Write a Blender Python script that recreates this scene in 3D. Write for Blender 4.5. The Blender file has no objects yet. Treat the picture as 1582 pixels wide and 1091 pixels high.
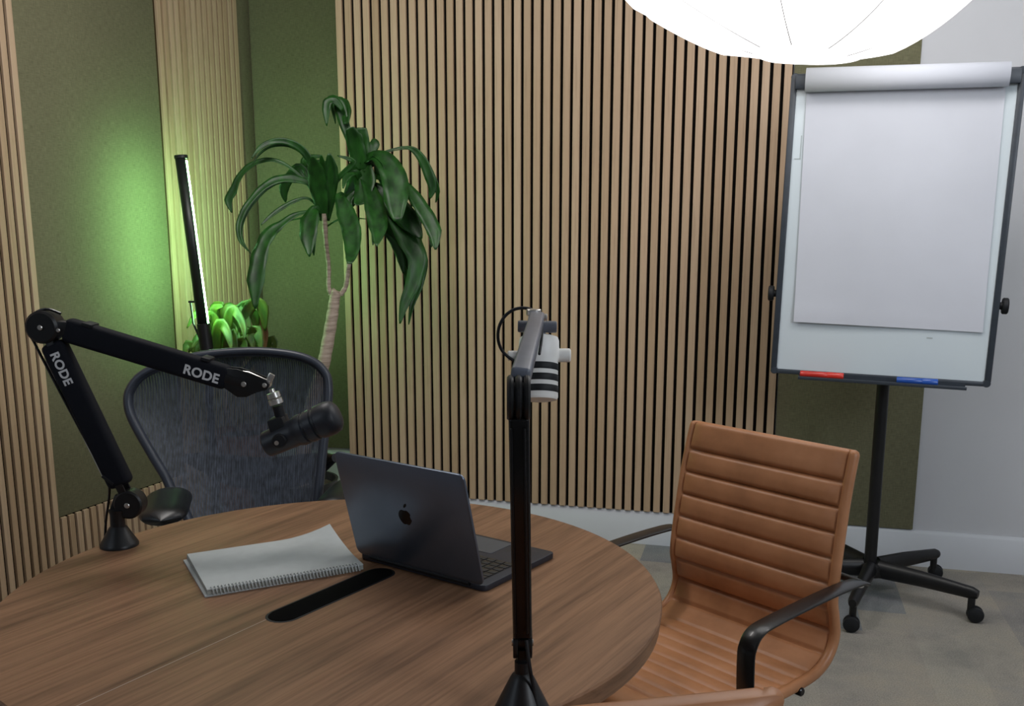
import bpy, bmesh, math, random
from mathutils import Vector, Matrix, Quaternion
random.seed(7)
V = Vector
C = bpy.context.scene.collection
S = bpy.context.scene
PI = math.pi

# ------------------------------------------------------------------ camera, exposure, light
cam_d = bpy.data.cameras.new('camera'); cam = bpy.data.objects.new('camera', cam_d); C.objects.link(cam)
EYE = 1.3063
cam.location = (0, 0, EYE); cam.rotation_euler = (PI/2 - 0.19007, 0, 0)
cam_d.sensor_width = 36; cam_d.lens = 1484.37/1582*36
cam_d.shift_y = (639.56-545.5)/1582
cam_d.clip_start = .05
S.camera = cam
S.view_settings.view_transform = 'Standard'; S.view_settings.look = 'None'
S.view_settings.exposure = 0; S.view_settings.gamma = 1; S.view_settings.use_curve_mapping = False
w = bpy.data.worlds.new('world'); S.world = w; w.use_nodes = True
w.node_tree.nodes['Background'].inputs[0].default_value = (.6, .65, .7, 1)
w.node_tree.nodes['Background'].inputs[1].default_value = .05

def area_light(name, loc, target, sx, sy, power, col, spread=180):
    d = bpy.data.lights.new(name, 'AREA'); d.shape = 'RECTANGLE'; d.size = sx; d.size_y = sy
    d.energy = power; d.color = col; d.spread = math.radians(spread)
    o = bpy.data.objects.new(name, d); C.objects.link(o); o.location = loc
    o.rotation_euler = (V(target)-V(loc)).to_track_quat('-Z', 'Y').to_euler()
    return o
# added unseen fill lamps: two under the ceiling, two cool ones behind the camera
area_light('ceiling_fill', (1.15, 2.3, 2.66), (1.0, 3.2, .8), 1.0, .3, 15, (1, .97, .95))
area_light('ceiling_fill', (-.75, 2.5, 2.66), (-1.1, 3.1, 1.0), 1.0, .3, 20, (1, .96, .93))
area_light('rear_fill', (-2.5, -.6, 2.3), (0.4, 1.9, .8), 1.0, 1.0, 9, (.75, .87, 1))  # added cool fill on both sides, no window behind it
area_light('rear_fill', (2.4, -.6, 2.3), (1.5, 2.8, .5), 1.0, 1.0, 36, (.85, .92, 1))

# ------------------------------------------------------------------ materials
def new_mat(name):
    m = bpy.data.materials.new(name); m.use_nodes = True
    nt = m.node_tree; b = nt.nodes['Principled BSDF']
    return m, nt, b
def nd(nt, t, **kw):
    n = nt.nodes.new(t)
    for k, v in kw.items():
        if k.startswith('i_'):
            k = k[2:]; k = int(k) if k.isdigit() else k.replace('_', ' ')
            n.inputs[k].default_value = v
        else: setattr(n, k, v)
    return n
def ramp(nt, fac, stops):
    r = nt.nodes.new('ShaderNodeValToRGB'); e = r.color_ramp.elements
    while len(e) < len(stops): e.new(.5)
    for i, (p, c) in enumerate(stops):
        e[i].position = p; e[i].color = (*c, 1) if len(c) == 3 else c
    nt.links.new(fac, r.inputs[0]); return r.outputs[0]
def coords(nt, scale=(1,1,1), rot=(0,0,0), loc=(0,0,0)):
    t = nt.nodes.new('ShaderNodeTexCoord'); m = nt.nodes.new('ShaderNodeMapping')
    m.inputs['Scale'].default_value = scale; m.inputs['Rotation'].default_value = rot; m.inputs['Location'].default_value = loc
    nt.links.new(t.outputs['Object'], m.inputs['Vector']); return m.outputs[0]
def noise(nt, vec, scale, detail=3, rough=.5):
    n = nd(nt, 'ShaderNodeTexNoise', i_Scale=scale, i_Detail=detail, i_Roughness=rough)
    nt.links.new(vec, n.inputs['Vector']); return n.outputs[0]
def bump(nt, b, h, strength=.2, dist=.002):
    n = nd(nt, 'ShaderNodeBump', i_Strength=strength, i_Distance=dist)
    nt.links.new(h, n.inputs['Height']); nt.links.new(n.outputs[0], b.inputs['Normal'])
def mixc(nt, fac, a, b_, blend='MIX'):
    m = nt.nodes.new('ShaderNodeMix'); m.data_type = 'RGBA'; m.blend_type = blend
    def put(i, v):
        if hasattr(v, 'is_linked') or hasattr(v, 'links'): nt.links.new(v, m.inputs[i])
        else: m.inputs[i].default_value = v if isinstance(v, float) else (*v, 1)
    put(0, fac); put(6, a); put(7, b_); return m.outputs[2]
def simple(name, col, rough=.5, metal=0, var=.12, scale=30, bmp=0, spec=.5, coat=0):
    m, nt, b = new_mat(name)
    v = coords(nt); n = noise(nt, v, scale, 3)
    c = ramp(nt, n, [(.3, [x*(1-var) for x in col]), (.7, [min(1, x*(1+var)) for x in col])])
    nt.links.new(c, b.inputs['Base Color'])
    b.inputs['Roughness'].default_value = rough; b.inputs['Metallic'].default_value = metal
    b.inputs['Specular IOR Level'].default_value = spec; b.inputs['Coat Weight'].default_value = coat
    if bmp: bump(nt, b, n, bmp, .001)
    return m
def slat_wood(name, pitch, tones):
    m, nt, b = new_mat(name)
    t = nt.nodes.new('ShaderNodeTexCoord'); sx = nt.nodes.new('ShaderNodeSeparateXYZ'); nt.links.new(t.outputs['Object'], sx.inputs[0])
    d = nd(nt, 'ShaderNodeMath', operation='DIVIDE', i_1=pitch); nt.links.new(sx.outputs[0], d.inputs[0])
    f = nd(nt, 'ShaderNodeMath', operation='FLOOR'); nt.links.new(d.outputs[0], f.inputs[0])
    wn = nd(nt, 'ShaderNodeTexWhiteNoise', noise_dimensions='1D'); nt.links.new(f.outputs[0], wn.inputs['W'])
    base = ramp(nt, wn.outputs['Value'], [(0, tones[0]), (.5, tones[1]), (1, tones[2])])
    # long grain, shifted from slat to slat
    cb = nt.nodes.new('ShaderNodeCombineXYZ')
    mx = nd(nt, 'ShaderNodeMath', operation='MULTIPLY', i_1=37.3); nt.links.new(f.outputs[0], mx.inputs[0])
    ax = nd(nt, 'ShaderNodeMath', operation='ADD'); nt.links.new(mx.outputs[0], ax.inputs[0])
    g1 = nd(nt, 'ShaderNodeMath', operation='MULTIPLY', i_1=60.0); nt.links.new(sx.outputs[0], g1.inputs[0])
    nt.links.new(g1.outputs[0], ax.inputs[1])
    gz = nd(nt, 'ShaderNodeMath', operation='MULTIPLY', i_1=1.6); nt.links.new(sx.outputs[2], gz.inputs[0])
    nt.links.new(ax.outputs[0], cb.inputs[0]); nt.links.new(gz.outputs[0], cb.inputs[2])
    n1 = noise(nt, cb.outputs[0], 2.2, 5, .6)
    gr = ramp(nt, n1, [(.3, (.80, .76, .72)), (.5, (1, 1, 1)), (.72, (1.0, .93, .88))])
    c = mixc(nt, 1.0, base, gr, 'MULTIPLY')
    nt.links.new(c, b.inputs['Base Color']); b.inputs['Roughness'].default_value = .55
    bump(nt, b, n1, .15, .001)
    return m
def table_wood(name, ang):
    m, nt, b = new_mat(name)
    v = coords(nt, rot=(0, 0, -ang))
    mp = nt.nodes.new('ShaderNodeMapping'); mp.inputs['Scale'].default_value = (1.1, 16, 16); nt.links.new(v, mp.inputs[0])
    n1 = noise(nt, mp.outputs[0], 1.6, 6, .62)
    mp2 = nt.nodes.new('ShaderNodeMapping'); mp2.inputs['Scale'].default_value = (2.2, 90, 90); nt.links.new(v, mp2.inputs[0])
    n2 = noise(nt, mp2.outputs[0], 2.0, 4, .6)
    c1 = ramp(nt, n1, [(.28, (.135, .071, .038)), (.45, (.232, .124, .068)), (.58, (.295, .160, .088)), (.75, (.225, .112, .058))])
    c2 = ramp(nt, n2, [(.3, (.70, .67, .64)), (.55, (1, 1, 1))])
    c = mixc(nt, 1.0, c1, c2, 'MULTIPLY')
    # thin pale joint line between the two halves
    sp = nt.nodes.new('ShaderNodeSeparateXYZ'); nt.links.new(v, sp.inputs[0])
    ab = nd(nt, 'ShaderNodeMath', operation='ABSOLUTE'); nt.links.new(sp.outputs[1], ab.inputs[0])
    lt = nd(nt, 'ShaderNodeMath', operation='LESS_THAN', i_1=.0007); nt.links.new(ab.outputs[0], lt.inputs[0])
    lx = nd(nt, 'ShaderNodeMath', operation='LESS_THAN', i_1=-.02); nt.links.new(sp.outputs[0], lx.inputs[0])
    mm = nd(nt, 'ShaderNodeMath', operation='MULTIPLY'); nt.links.new(lt.outputs[0], mm.inputs[0]); nt.links.new(lx.outputs[0], mm.inputs[1])
    c = mixc(nt, mm.outputs[0], c, (.42, .33, .27))
    nt.links.new(c, b.inputs['Base Color']); b.inputs['Roughness'].default_value = .45
    b.inputs['Specular IOR Level'].default_value = .28
    bump(nt, b, n2, .08, .0006)
    return m
def felt_mat(name, col):
    m, nt, b = new_mat(name)
    n1 = noise(nt, coords(nt, (40, 40, 380)), 1, 2); n2 = noise(nt, coords(nt, (380, 380, 40)), 1, 2)
    n3 = noise(nt, coords(nt), 3.5, 3)
    s = nd(nt, 'ShaderNodeMath', operation='ADD'); nt.links.new(n1, s.inputs[0]); nt.links.new(n2, s.inputs[1])
    h = nd(nt, 'ShaderNodeMath', operation='MULTIPLY', i_1=.5); nt.links.new(s.outputs[0], h.inputs[0])
    c = ramp(nt, h.outputs[0], [(.35, [x*.80 for x in col]), (.65, [x*1.22 for x in col])])
    c2 = ramp(nt, n3, [(.3, (.92, .92, .92)), (.7, (1, 1, 1))])
    c = mixc(nt, 1.0, c, c2, 'MULTIPLY')
    nt.links.new(c, b.inputs['Base Color']); b.inputs['Roughness'].default_value = .95
    b.inputs['Specular IOR Level'].default_value = .15
    bump(nt, b, h.outputs[0], .3, .001)
    return m
def leather_mat(name, c0, c1, c2, rough=.42):
    m, nt, b = new_mat(name)
    v = coords(nt); n1 = noise(nt, v, 9, 4, .6); n2 = noise(nt, v, 260, 2)
    c = ramp(nt, n1, [(.28, c0), (.5, c1), (.72, c2)])
    nt.links.new(c, b.inputs['Base Color']); b.inputs['Roughness'].default_value = rough
    b.inputs['Specular IOR Level'].default_value = .45
    bump(nt, b, n2, .12, .0008); return m
def carpet_mat(name):
    m, nt, b = new_mat(name)
    v = coords(nt, rot=(0, 0, math.radians(-75.4)), loc=(.13, .05, 0))
    br = nd(nt, 'ShaderNodeTexBrick', offset=.37, offset_frequency=2)
    br.inputs['Scale'].default_value = 1; br.inputs['Brick Width'].default_value = .50; br.inputs['Row Height'].default_value = .16
    br.inputs['Mortar Size'].default_value = 0.0; br.inputs['Color1'].default_value = (0, 0, 0, 1); br.inputs['Color2'].default_value = (1, 1, 1, 1)
    nt.links.new(v, br.inputs['Vector'])
    tone = ramp(nt, br.outputs[0], [(0, (.20, .215, .235)), (.16, (.29, .27, .245)), (.4, (.33, .305, .265)), (.7, (.30, .285, .26)), (1, (.36, .335, .285))])
    n0 = noise(nt, coords(nt), 3.0, 4, .7)
    blot = ramp(nt, n0, [(.32, (.72, .73, .76)), (.5, (.95, .95, .95)), (.68, (1.10, 1.05, .98))])
    n1 = noise(nt, coords(nt), 240, 2)
    fib = ramp(nt, n1, [(.3, (.72, .72, .72)), (.7, (1.1, 1.1, 1.1))])
    c = mixc(nt, 1.0, mixc(nt, 1.0, tone, blot, 'MULTIPLY'), fib, 'MULTIPLY')
    nt.links.new(c, b.inputs['Base Color']); b.inputs['Roughness'].default_value = .95; b.inputs['Specular IOR Level'].default_value = .1
    bump(nt, b, n1, .5, .003); return m
def emit_mat(name, col, strength):
    m, nt, b = new_mat(name)
    b.inputs['Base Color'].default_value = (.8, .8, .8, 1)
    b.inputs['Emission Color'].default_value = (*col, 1); b.inputs['Emission Strength'].default_value = strength
    return m
def leaf_mat(name, c0, c1, rough=.35):
    m, nt, b = new_mat(name)
    v = coords(nt, (1, 1, .25)); n1 = noise(nt, v, 40, 4)
    c = ramp(nt, n1, [(.3, c0), (.7, c1)])
    nt.links.new(c, b.inputs['Base Color']); b.inputs['Roughness'].default_value = rough
    tr = nt.nodes.new('ShaderNodeBsdfTranslucent'); nt.links.new(c, tr.inputs[0])
    mx = nt.nodes.new('ShaderNodeMixShader'); mx.inputs[0].default_value = .25
    nt.links.new(b.outputs[0], mx.inputs[1]); nt.links.new(tr.outputs[0], mx.inputs[2])
    nt.links.new(mx.outputs[0], nt.nodes['Material Output'].inputs[0])
    return m
def mesh_mat(name):
    m, nt, b = new_mat(name)
    v = coords(nt); sx = nt.nodes.new('ShaderNodeSeparateXYZ'); nt.links.new(v, sx.inputs[0])
    wv = nd(nt, 'ShaderNodeTexWave', bands_direction='X', i_Scale=50.0, i_Distortion=.6, i_Detail=2.0); wv.inputs['Detail Scale'].default_value = 3
    nt.links.new(v, wv.inputs['Vector'])
    n1 = noise(nt, coords(nt, (160, 160, 5)), 1, 3)
    c = ramp(nt, n1, [(.3, (.018, .022, .03)), (.7, (.075, .088, .115))])
    nt.links.new(c, b.inputs['Base Color']); b.inputs['Roughness'].default_value = .6
    tr = nt.nodes.new('ShaderNodeBsdfTransparent'); mx = nt.nodes.new('ShaderNodeMixShader')
    f = ramp(nt, wv.outputs[0], [(.10, (.26, .26, .26)), (.45, (.02, .02, .02))])
    nt.links.new(f, mx.inputs[0]); nt.links.new(b.outputs[0], mx.inputs[1]); nt.links.new(tr.outputs[0], mx.inputs[2])
    nt.links.new(mx.outputs[0], nt.nodes['Material Output'].inputs[0])
    return m

M = {}
OAK = [(.41, .285, .18), (.46, .325, .215), (.50, .365, .25)]
M['slat'] = slat_wood('oak_slat_wood', .04, OAK)
M['slat_left'] = slat_wood('oak_slat_wood_fine', .0372, OAK)
M['backing'] = simple('black_acoustic_felt', (.008, .007, .006), .95, spec=.05)
M['backing_brown'] = simple('brown_acoustic_felt', (.06, .04, .02), .95, spec=.05)
M['felt'] = felt_mat('olive_wall_fabric', (.155, .15, .09))
M['paint'] = simple('white_wall_paint', (.56, .57, .60), .6, var=.02, scale=4)
M['baseboard'] = simple('white_baseboard_paint', (.56, .58, .62), .45, var=.02, scale=4)
M['ceiling'] = simple('ceiling_paint', (.6, .6, .6), .8, var=.02)
M['carpet'] = carpet_mat('carpet_planks')
GR = math.radians(58)
M['table'] = table_wood('walnut_veneer', GR)
M['table_edge'] = simple('table_edge_band', (.17, .12, .085), .5)
M['black'] = simple('black_satin_metal', (.006, .006, .007), .4, spec=.4)
M['black_matte'] = simple('black_matte_plastic', (.006, .007, .009), .6, spec=.35)
M['black_gloss'] = simple('black_gloss_plastic', (.003, .003, .004), .25, spec=.4)
M['slot_black'] = simple('black_brush_strip', (.003, .003, .003), .9, spec=.05)
M['sleeve'] = simple('black_sleeve_fabric', (.004, .005, .009), .75, bmp=.2, scale=300, spec=.2)
M['white_print'] = simple('white_print', (.62, .62, .63), .6, var=.03)
M['steel'] = simple('brushed_steel', (.62, .60, .57), .3, metal=.9)
M['grey_satin'] = simple('grey_satin_metal', (.11, .12, .15), .42)
M['mic_white'] = simple('white_microphone_paint', (.80, .79, .76), .42, var=.04)
M['mic_black'] = simple('black_microphone_rubber', (.012, .015, .022), .45)
M['laptop'] = simple('midnight_aluminium', (.14, .17, .225), .32, metal=.75, var=.03)
M['laptop_deck'] = simple('midnight_deck', (.03, .033, .045), .45, metal=.4, var=.03)
M['key'] = simple('black_key', (.012, .012, .014), .35)
M['logo'] = simple('black_mirror_logo', (.003, .003, .004), .12, metal=.3)
M['screen'] = simple('dark_screen_glass', (.004, .004, .005), .08)
M['notebook'] = simple('grey_notebook_cover', (.47, .50, .50), .75, var=.03, scale=60, bmp=.1)
M['paper'] = simple('white_paper', (.56, .58, .64), .7, var=.025, scale=5)
M['pages'] = simple('page_edges', (.34, .36, .33), .8, var=.15, scale=400)
M['wire'] = simple('pale_coated_wire', (.55, .57, .56), .5)
M['board'] = simple('whiteboard_enamel', (.60, .67, .71), .22, var=.015, scale=3)
M['smudge'] = simple('faded_pen_mark', (.36, .41, .42), .5)
M['frame'] = simple('charcoal_frame', (.03, .038, .05), .42)
M['marker_red'] = simple('red_marker_plastic', (.55, .03, .02), .25)
M['marker_blue'] = simple('blue_marker_plastic', (.02, .08, .36), .25)
M['leather'] = leather_mat('tan_leather', (.34, .145, .062), (.44, .192, .084), (.52, .24, .115))
M['leather_dark'] = leather_mat('tan_leather_seat', (.20, .09, .045), (.25, .112, .057), (.29, .135, .07))
M['arm'] = simple('black_lacquered_metal', (.006, .006, .007), .32, coat=.15)
M['mesh'] = mesh_mat('woven_chair_mesh')
M['chair_frame'] = simple('graphite_plastic', (.028, .034, .048), .38)
M['chair_black'] = simple('black_chair_plastic', (.005, .006, .008), .35)
M['leaf'] = leaf_mat('dark_green_leaf', (.006, .042, .005), (.020, .115, .012), .42)
M['leaf_yellow'] = leaf_mat('yellow_green_leaf', (.02, .075, .008), (.10, .13, .015), .5)
M['leaf_dry'] = leaf_mat('withered_leaf', (.16, .07, .03), (.26, .12, .05), .7)
def bark(name):
    m, nt, b = new_mat(name)
    n1 = noise(nt, coords(nt, (8, 8, 60)), 1.5, 4, .65)
    c = ramp(nt, n1, [(.3, (.16, .12, .09)), (.5, (.36, .29, .23)), (.7, (.46, .38, .31))])
    nt.links.new(c, b.inputs['Base Color']); b.inputs['Roughness'].default_value = .85; bump(nt, b, n1, .8, .004); return m
M['bark'] = bark('cane_bark')
M['soil'] = simple('potting_soil', (.03, .02, .012), .95, var=.4, scale=120, bmp=.6)
M['pot'] = simple('dark_ceramic_pot', (.02, .02, .022), .4)
M['pot_clay'] = simple('terracotta_pot', (.24, .10, .055), .8)
M['lamp_paper'] = emit_mat('glowing_lantern_paper', (1, .985, .97), 2.3)
M['lamp_wire'] = simple('lantern_rib_wire', (.45, .44, .45), .6)
M['tube_glow'] = emit_mat('green_tube_glow', (.40, 1.0, .42), 66.0)
M['tube_black'] = simple('black_tube_housing', (.008, .012, .01), .4)

# ------------------------------------------------------------------ mesh helpers
class MB:
    def __init__(s): s.bm = bmesh.new()
    def _add(s, vs, faces, smooth=False):
        bv = [s.bm.verts.new(v) for v in vs]
        for f in faces:
            try: fc = s.bm.faces.new([bv[i] for i in f]); fc.smooth = smooth
            except ValueError: pass
        return bv
    def box(s, c, size, mat=None, bevel=0, seg=2):
        b2 = bmesh.new(); bmesh.ops.create_cube(b2, size=1)
        bmesh.ops.scale(b2, vec=size, verts=b2.verts)
        if bevel: bmesh.ops.bevel(b2, geom=list(b2.edges), offset=bevel, segments=seg, profile=.5, affect='EDGES')
        X = (mat or Matrix.Identity(4)); X = Matrix.Translation(V(c)) @ X
        s.merge(b2, X, smooth=bool(bevel)); return s
    def merge(s, b2, X=None, smooth=False):
        if X is not None: bmesh.ops.transform(b2, matrix=X, verts=b2.verts)
        b2.verts.index_update()
        bv = [s.bm.verts.new(v.co) for v in b2.verts]
        for f in b2.faces:
            try: g = s.bm.faces.new([bv[v.index] for v in f.verts]); g.smooth = smooth or f.smooth
            except ValueError: pass
        b2.free(); return s
    def obox(s, a, b, side, w, t, bevel=0, seg=2):   # bar from a to b, width w along side, thickness t
        a, b = V(a), V(b); d = (b-a); L = d.length; d.normalize()
        side = V(side); side = (side - d*side.dot(d)).normalized(); n = d.cross(side)
        X = Matrix((d, side, n)).transposed().to_4x4()
        return s.box((a+b)/2, (L, w, t), X, bevel, seg)
    def tube(s, pts, r, seg=12, closed=False, cap=True, flat=None):
        pts = [V(p) for p in pts]; n = len(pts)
        rs = r if isinstance(r, (list, tuple)) else [r]*n
        rings = []; up = None
        for i in range(n):
            if closed: d = pts[(i+1) % n]-pts[i-1]
            else: d = pts[min(i+1, n-1)]-pts[max(i-1, 0)]
            d.normalize()
            if up is None:
                up = d.orthogonal().normalized() if flat is None else (V(flat)-d*V(flat).dot(d)).normalized()
            else: up = (up-d*up.dot(d)).normalized()
            q = d.cross(up)
            rr = rs[i]; ra, rb = rr if isinstance(rr, tuple) else (rr, rr)
            rings.append([pts[i]+up*math.cos(a)*ra+q*math.sin(a)*rb for a in [2*PI*k/seg for k in range(seg)]])
        vs = [v for R in rings for v in R]; F = []
        m = n if closed else n-1
        for i in range(m):
            j = (i+1) % n
            for k in range(seg):
                F.append((i*seg+k, i*seg+(k+1) % seg, j*seg+(k+1) % seg, j*seg+k))
        if cap and not closed: F += [tuple(range(seg))[::-1], tuple((n-1)*seg+k for k in range(seg))]
        s._add(vs, F, True); return s
    def lathe(s, prof, origin=(0,0,0), axis=(0,0,1), seg=32, closed=False):
        ax = V(axis).normalized(); u = ax.orthogonal().normalized(); q = ax.cross(u); o = V(origin)
        vs = []; F = []; n = len(prof)
        for (r, h) in prof:
            for k in range(seg):
                a = 2*PI*k/seg; vs.append(o+ax*h+(u*math.cos(a)+q*math.sin(a))*max(r, 1e-5))
        for i in range(n-1):
            for k in range(seg): F.append((i*seg+k, i*seg+(k+1) % seg, (i+1)*seg+(k+1) % seg, (i+1)*seg+k))
        F += [tuple(range(seg))[::-1], tuple((n-1)*seg+k for k in range(seg))]
        s._add(vs, F, True); return s
    def cyl(s, a, b, r, seg=24, bev=0):
        a, b = V(a), V(b); L = (b-a).length
        bv = min(bev, L/3, r/2)
        prof = [(r-bv, 0), (r, bv), (r, L-bv), (r-bv, L)] if bv else [(r, 0), (r, L)]
        return s.lathe(prof, a, b-a, seg)
    def prism(s, outline, z0, z1, X=None, bevel=0):   # outline in local xy, extruded in z
        b2 = bmesh.new(); n = len(outline)
        lo = [b2.verts.new((x, y, z0)) for x, y in outline]; hi = [b2.verts.new((x, y, z1)) for x, y in outline]
        b2.faces.new(lo[::-1]); b2.faces.new(hi)
        for i in range(n): b2.faces.new((lo[i], lo[(i+1) % n], hi[(i+1) % n], hi[i]))
        if bevel:
            es = [e for e in b2.edges if abs(e.verts[0].co.z-e.verts[1].co.z) < 1e-6]
            bmesh.ops.bevel(b2, geom=es, offset=bevel, segments=2, profile=.5, affect='EDGES')
        s.merge(b2, X); return s
    def grid(s, rows, smooth=True):
        n, m = len(rows), len(rows[0])
        F = [(i*m+j, i*m+j+1, (i+1)*m+j+1, (i+1)*m+j) for i in range(n-1) for j in range(m-1)]
        s._add([p for r in rows for p in r], F, smooth); return s
    def build(s, name, mat, parent=None, world=False, solid=0, sharp=40):
        if world and parent is not None:
            bmesh.ops.transform(s.bm, matrix=WM[parent.name].inverted(), verts=s.bm.verts)
        bmesh.ops.recalc_face_normals(s.bm, faces=s.bm.faces)
        me = bpy.data.meshes.new(name); s.bm.to_mesh(me); s.bm.free()
        try: me.set_sharp_from_angle(angle=math.radians(sharp))
        except Exception: pass
        me.materials.append(M[mat]); o = bpy.data.objects.new(name, me); C.objects.link(o)
        if solid:
            md = o.modifiers.new('solid', 'SOLIDIFY'); md.thickness = solid; md.offset = 0
        if parent is not None: o.parent = parent; WM[o.name] = WM[parent.name]
        else: WM[o.name] = Matrix.Identity(4)
        return o
WM = {}
def thing(name, label, cat, loc=(0,0,0), rotz=0, group=None):
    o = bpy.data.objects.new(name, None); C.objects.link(o); o.location = loc; o.rotation_euler = (0, 0, rotz)
    o.empty_display_size = .1
    o['label'] = label; o['category'] = cat
    if group: o['group'] = group
    WM[o.name] = Matrix.Translation(V(loc)) @ Matrix.Rotation(rotz, 4, 'Z'); return o
def struct(o): o['kind'] = 'structure'; return o
def catmull(pts, k=4):
    P = [V(p) for p in pts]; out = []
    n = len(P)
    for i in range(n-1):
        a, b, c, d = P[max(i-1, 0)], P[i], P[i+1], P[min(i+2, n-1)]
        for j in range(k):
            t = j/k
            out.append(.5*((2*b)+(c-a)*t+(2*a-5*b+4*c-d)*t*t+(3*b-a-3*c+d)*t**3))
    out.append(P[-1]); return out
def capsule(L, w, n=10):
    h = L/2-w/2; r = w/2
    return [(h+r*math.cos(a), r*math.sin(a)) for a in [-PI/2+PI*i/n for i in range(n+1)]] + \
           [(-h+r*math.cos(a), r*math.sin(a)) for a in [PI/2+PI*i/n for i in range(n+1)]]
def rrect(w, h, r, n=4):
    out = []
    for cx, cy, a0 in ((w/2-r, -h/2+r, -PI/2), (w/2-r, h/2-r, 0), (-w/2+r, h/2-r, PI/2), (-w/2+r, -h/2+r, PI)):
        out += [(cx+r*math.cos(a0+PI/2*i/n), cy+r*math.sin(a0+PI/2*i/n)) for i in range(n+1)]
    return out
def text_mesh(txt, size, X, parent, name, mat='white_print', depth=.0004, bold=.03):
    cu = bpy.data.curves.new(name, 'FONT'); cu.body = txt; cu.size = size; cu.extrude = depth; cu.offset = bold*size
    cu.align_x = 'CENTER'; cu.align_y = 'CENTER'; cu.space_character = 1.04
    t = bpy.data.objects.new(name+'_curve', cu); C.objects.link(t)
    bpy.context.view_layer.update()
    me = bpy.data.meshes.new_from_object(t); bpy.data.objects.remove(t)
    me.transform(WM[parent.name].inverted() @ X); me.name = name
    me.materials.clear(); me.materials.append(M[mat])
    o = bpy.data.objects.new(name, me); C.objects.link(o); o.parent = parent; WM[o.name] = WM[parent.name]; return o
def basis(o, x, y):
    x = V(x).normalized(); y = V(y); y = (y-x*y.dot(x)).normalized(); z = x.cross(y)
    m = Matrix((x, y, z)).transposed().to_4x4(); m.translation = V(o); return m

# ------------------------------------------------------------------ room
A1 = -.25545; T1 = V((math.cos(A1), math.sin(A1), 0)); N1 = V((-math.sin(A1), math.cos(A1), 0)); D1 = 3.883
A2 = 1.21474; T2 = V((math.cos(A2), math.sin(A2), 0)); N2 = V((-math.sin(A2), math.cos(A2), 0)); D2 = 2.8298
DB = 4.35
HC = 2.75
def w1(s, off, z=0): return T1*s+N1*(D1+off)+V((0, 0, z))
def w2(s, off, z=0): return T2*s+N2*(D2+off)+V((0, 0, z))
def wb(s, off, z=0): return T1*s+N1*(DB+off)+V((0, 0, z))
def slab(a, b, n, th, z0, z1):      # wall slab: front line a->b, thickness th along n
    q = MB(); P = [V(a), V(b), V(b)+n*th, V(a)+n*th]
    q._add([p+V((0, 0, z0-p.z)) for p in P]+[p+V((0, 0, z1-p.z)) for p in P],
           [(0,1,2,3), (4,7,6,5), (0,4,5,1), (1,5,6,2), (2,6,7,3), (3,7,4,0)]); return q
fl = MB(); fl.box((0, 1.5, -.05), (9, 9.4, .1)); struct(fl.build('floor', 'carpet'))
ce = MB(); ce.box((0, 1.5, HC+.05), (9, 9.4, .1)); struct(ce.build('ceiling', 'ceiling'))
WO = .023
struct(slab(w1(-1.768, WO), w1(1.75, WO), N1, .62, 0, HC).build('wall_main', 'paint'))
struct(slab(w2(-3.0, WO), w2(4.3, WO), N2, .12, 0, HC).build('wall_left', 'paint'))
struct(slab(wb(-2.9, .012), wb(-1.75, .012), N1, .1, 0, HC).build('wall_back', 'paint'))
pr = w1(1.75, WO); struct(slab((pr.x, pr.y+.2, 0), (pr.x+.25, -2.2, 0), V((1, 0, 0)), .12, 0, HC).build('wall_right', 'paint'))
struct(slab((-4.2, -2.2, 0), (3.2, -2.2, 0), V((0, -1, 0)), .12, 0, HC).build('wall_rear', 'paint'))
# baseboards
def baseboard(name, pa, pb, n, h=.145, th=.014):
    q = MB(); d = (pb-pa)
    prof = [(0, 0), (th, 0), (th, h-.012), (th-.006, h-.003), (0, h)]
    vs = []
    for p in (pa, pb):
        for (o, z) in prof: vs.append(p-n*o+V((0, 0, z)))
    k = len(prof); F = [(i, (i+1) % k, k+(i+1) % k, k+i) for i in range(k)]+[tuple(range(k)), tuple(range(k, 2*k))[::-1]]
    q._add(vs, F); return struct(q.build(name, 'baseboard'))
baseboard('baseboard_main', w1(-1.768, WO), w1(1.75, WO), N1)
baseboard('baseboard_back', wb(-2.72, .012), wb(-1.785, .012), N1, .2)

# ------------------------------------------------------------------ wall panels
def slat_panel(name, label, origin, ang, n, pitch, z0, z1, wd, depth, mat, back, group=None):
    t = thing(name, label, 'wall panel', origin, ang, group)
    b = MB(); b.box((n*pitch/2, WO-.004+.0, (z0+z1)/2), (n*pitch-.002, .008, z1-z0)); b.build('backing', back, t)
    q = MB()
    for i in range(n):
        q.box(((i+.5)*pitch, depth/2, (z0+z1)/2), (wd, depth, z1-z0), bevel=.0012, seg=1)
    q.build('slats', mat, t); return t
SD = .0145
slat_panel('slat_panel', 'wide oak slatted acoustic panel on the wall behind the table', w1(-1.7727, 0), A1, 46, .04, .146, 2.56, .0276, SD, 'slat', 'backing')
slat_panel('slat_panel', 'narrow oak slatted panel behind the green light tube', w2(3.4135, 0), A2, 15, .0372, .0, 2.56, .0248, .0125, 'slat_left', 'backing_brown')
slat_panel('slat_panel', 'oak slatted panel at the left edge, beside the olive fabric', w2(2.6912-.0372*44, 0), A2, 44, .0372, .0, 2.56, .0248, .0125, 'slat_left', 'backing')
slat_panel('slat_panel', 'short oak slatted strip near the floor under the olive fabric panel', w2(2.6912, 0), A2, 19, .0372, .0, .226, .0248, .0125, 'slat_left', 'backing')
def felt(label, a, b, n, z0, z1, th=.011, origin=None, ang=0):
    t = (b-a).normalized(); L = (b-a).length
    q = MB(); q.box((L/2, th/2, (z0+z1)/2), (L, th, z1-z0), bevel=.002)
    o = q.build('fabric_panel', 'felt'); o.location = a; o.rotation_euler = (0, 0, ang)
    o['label'] = label; o['category'] = 'wall panel'; return o
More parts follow.
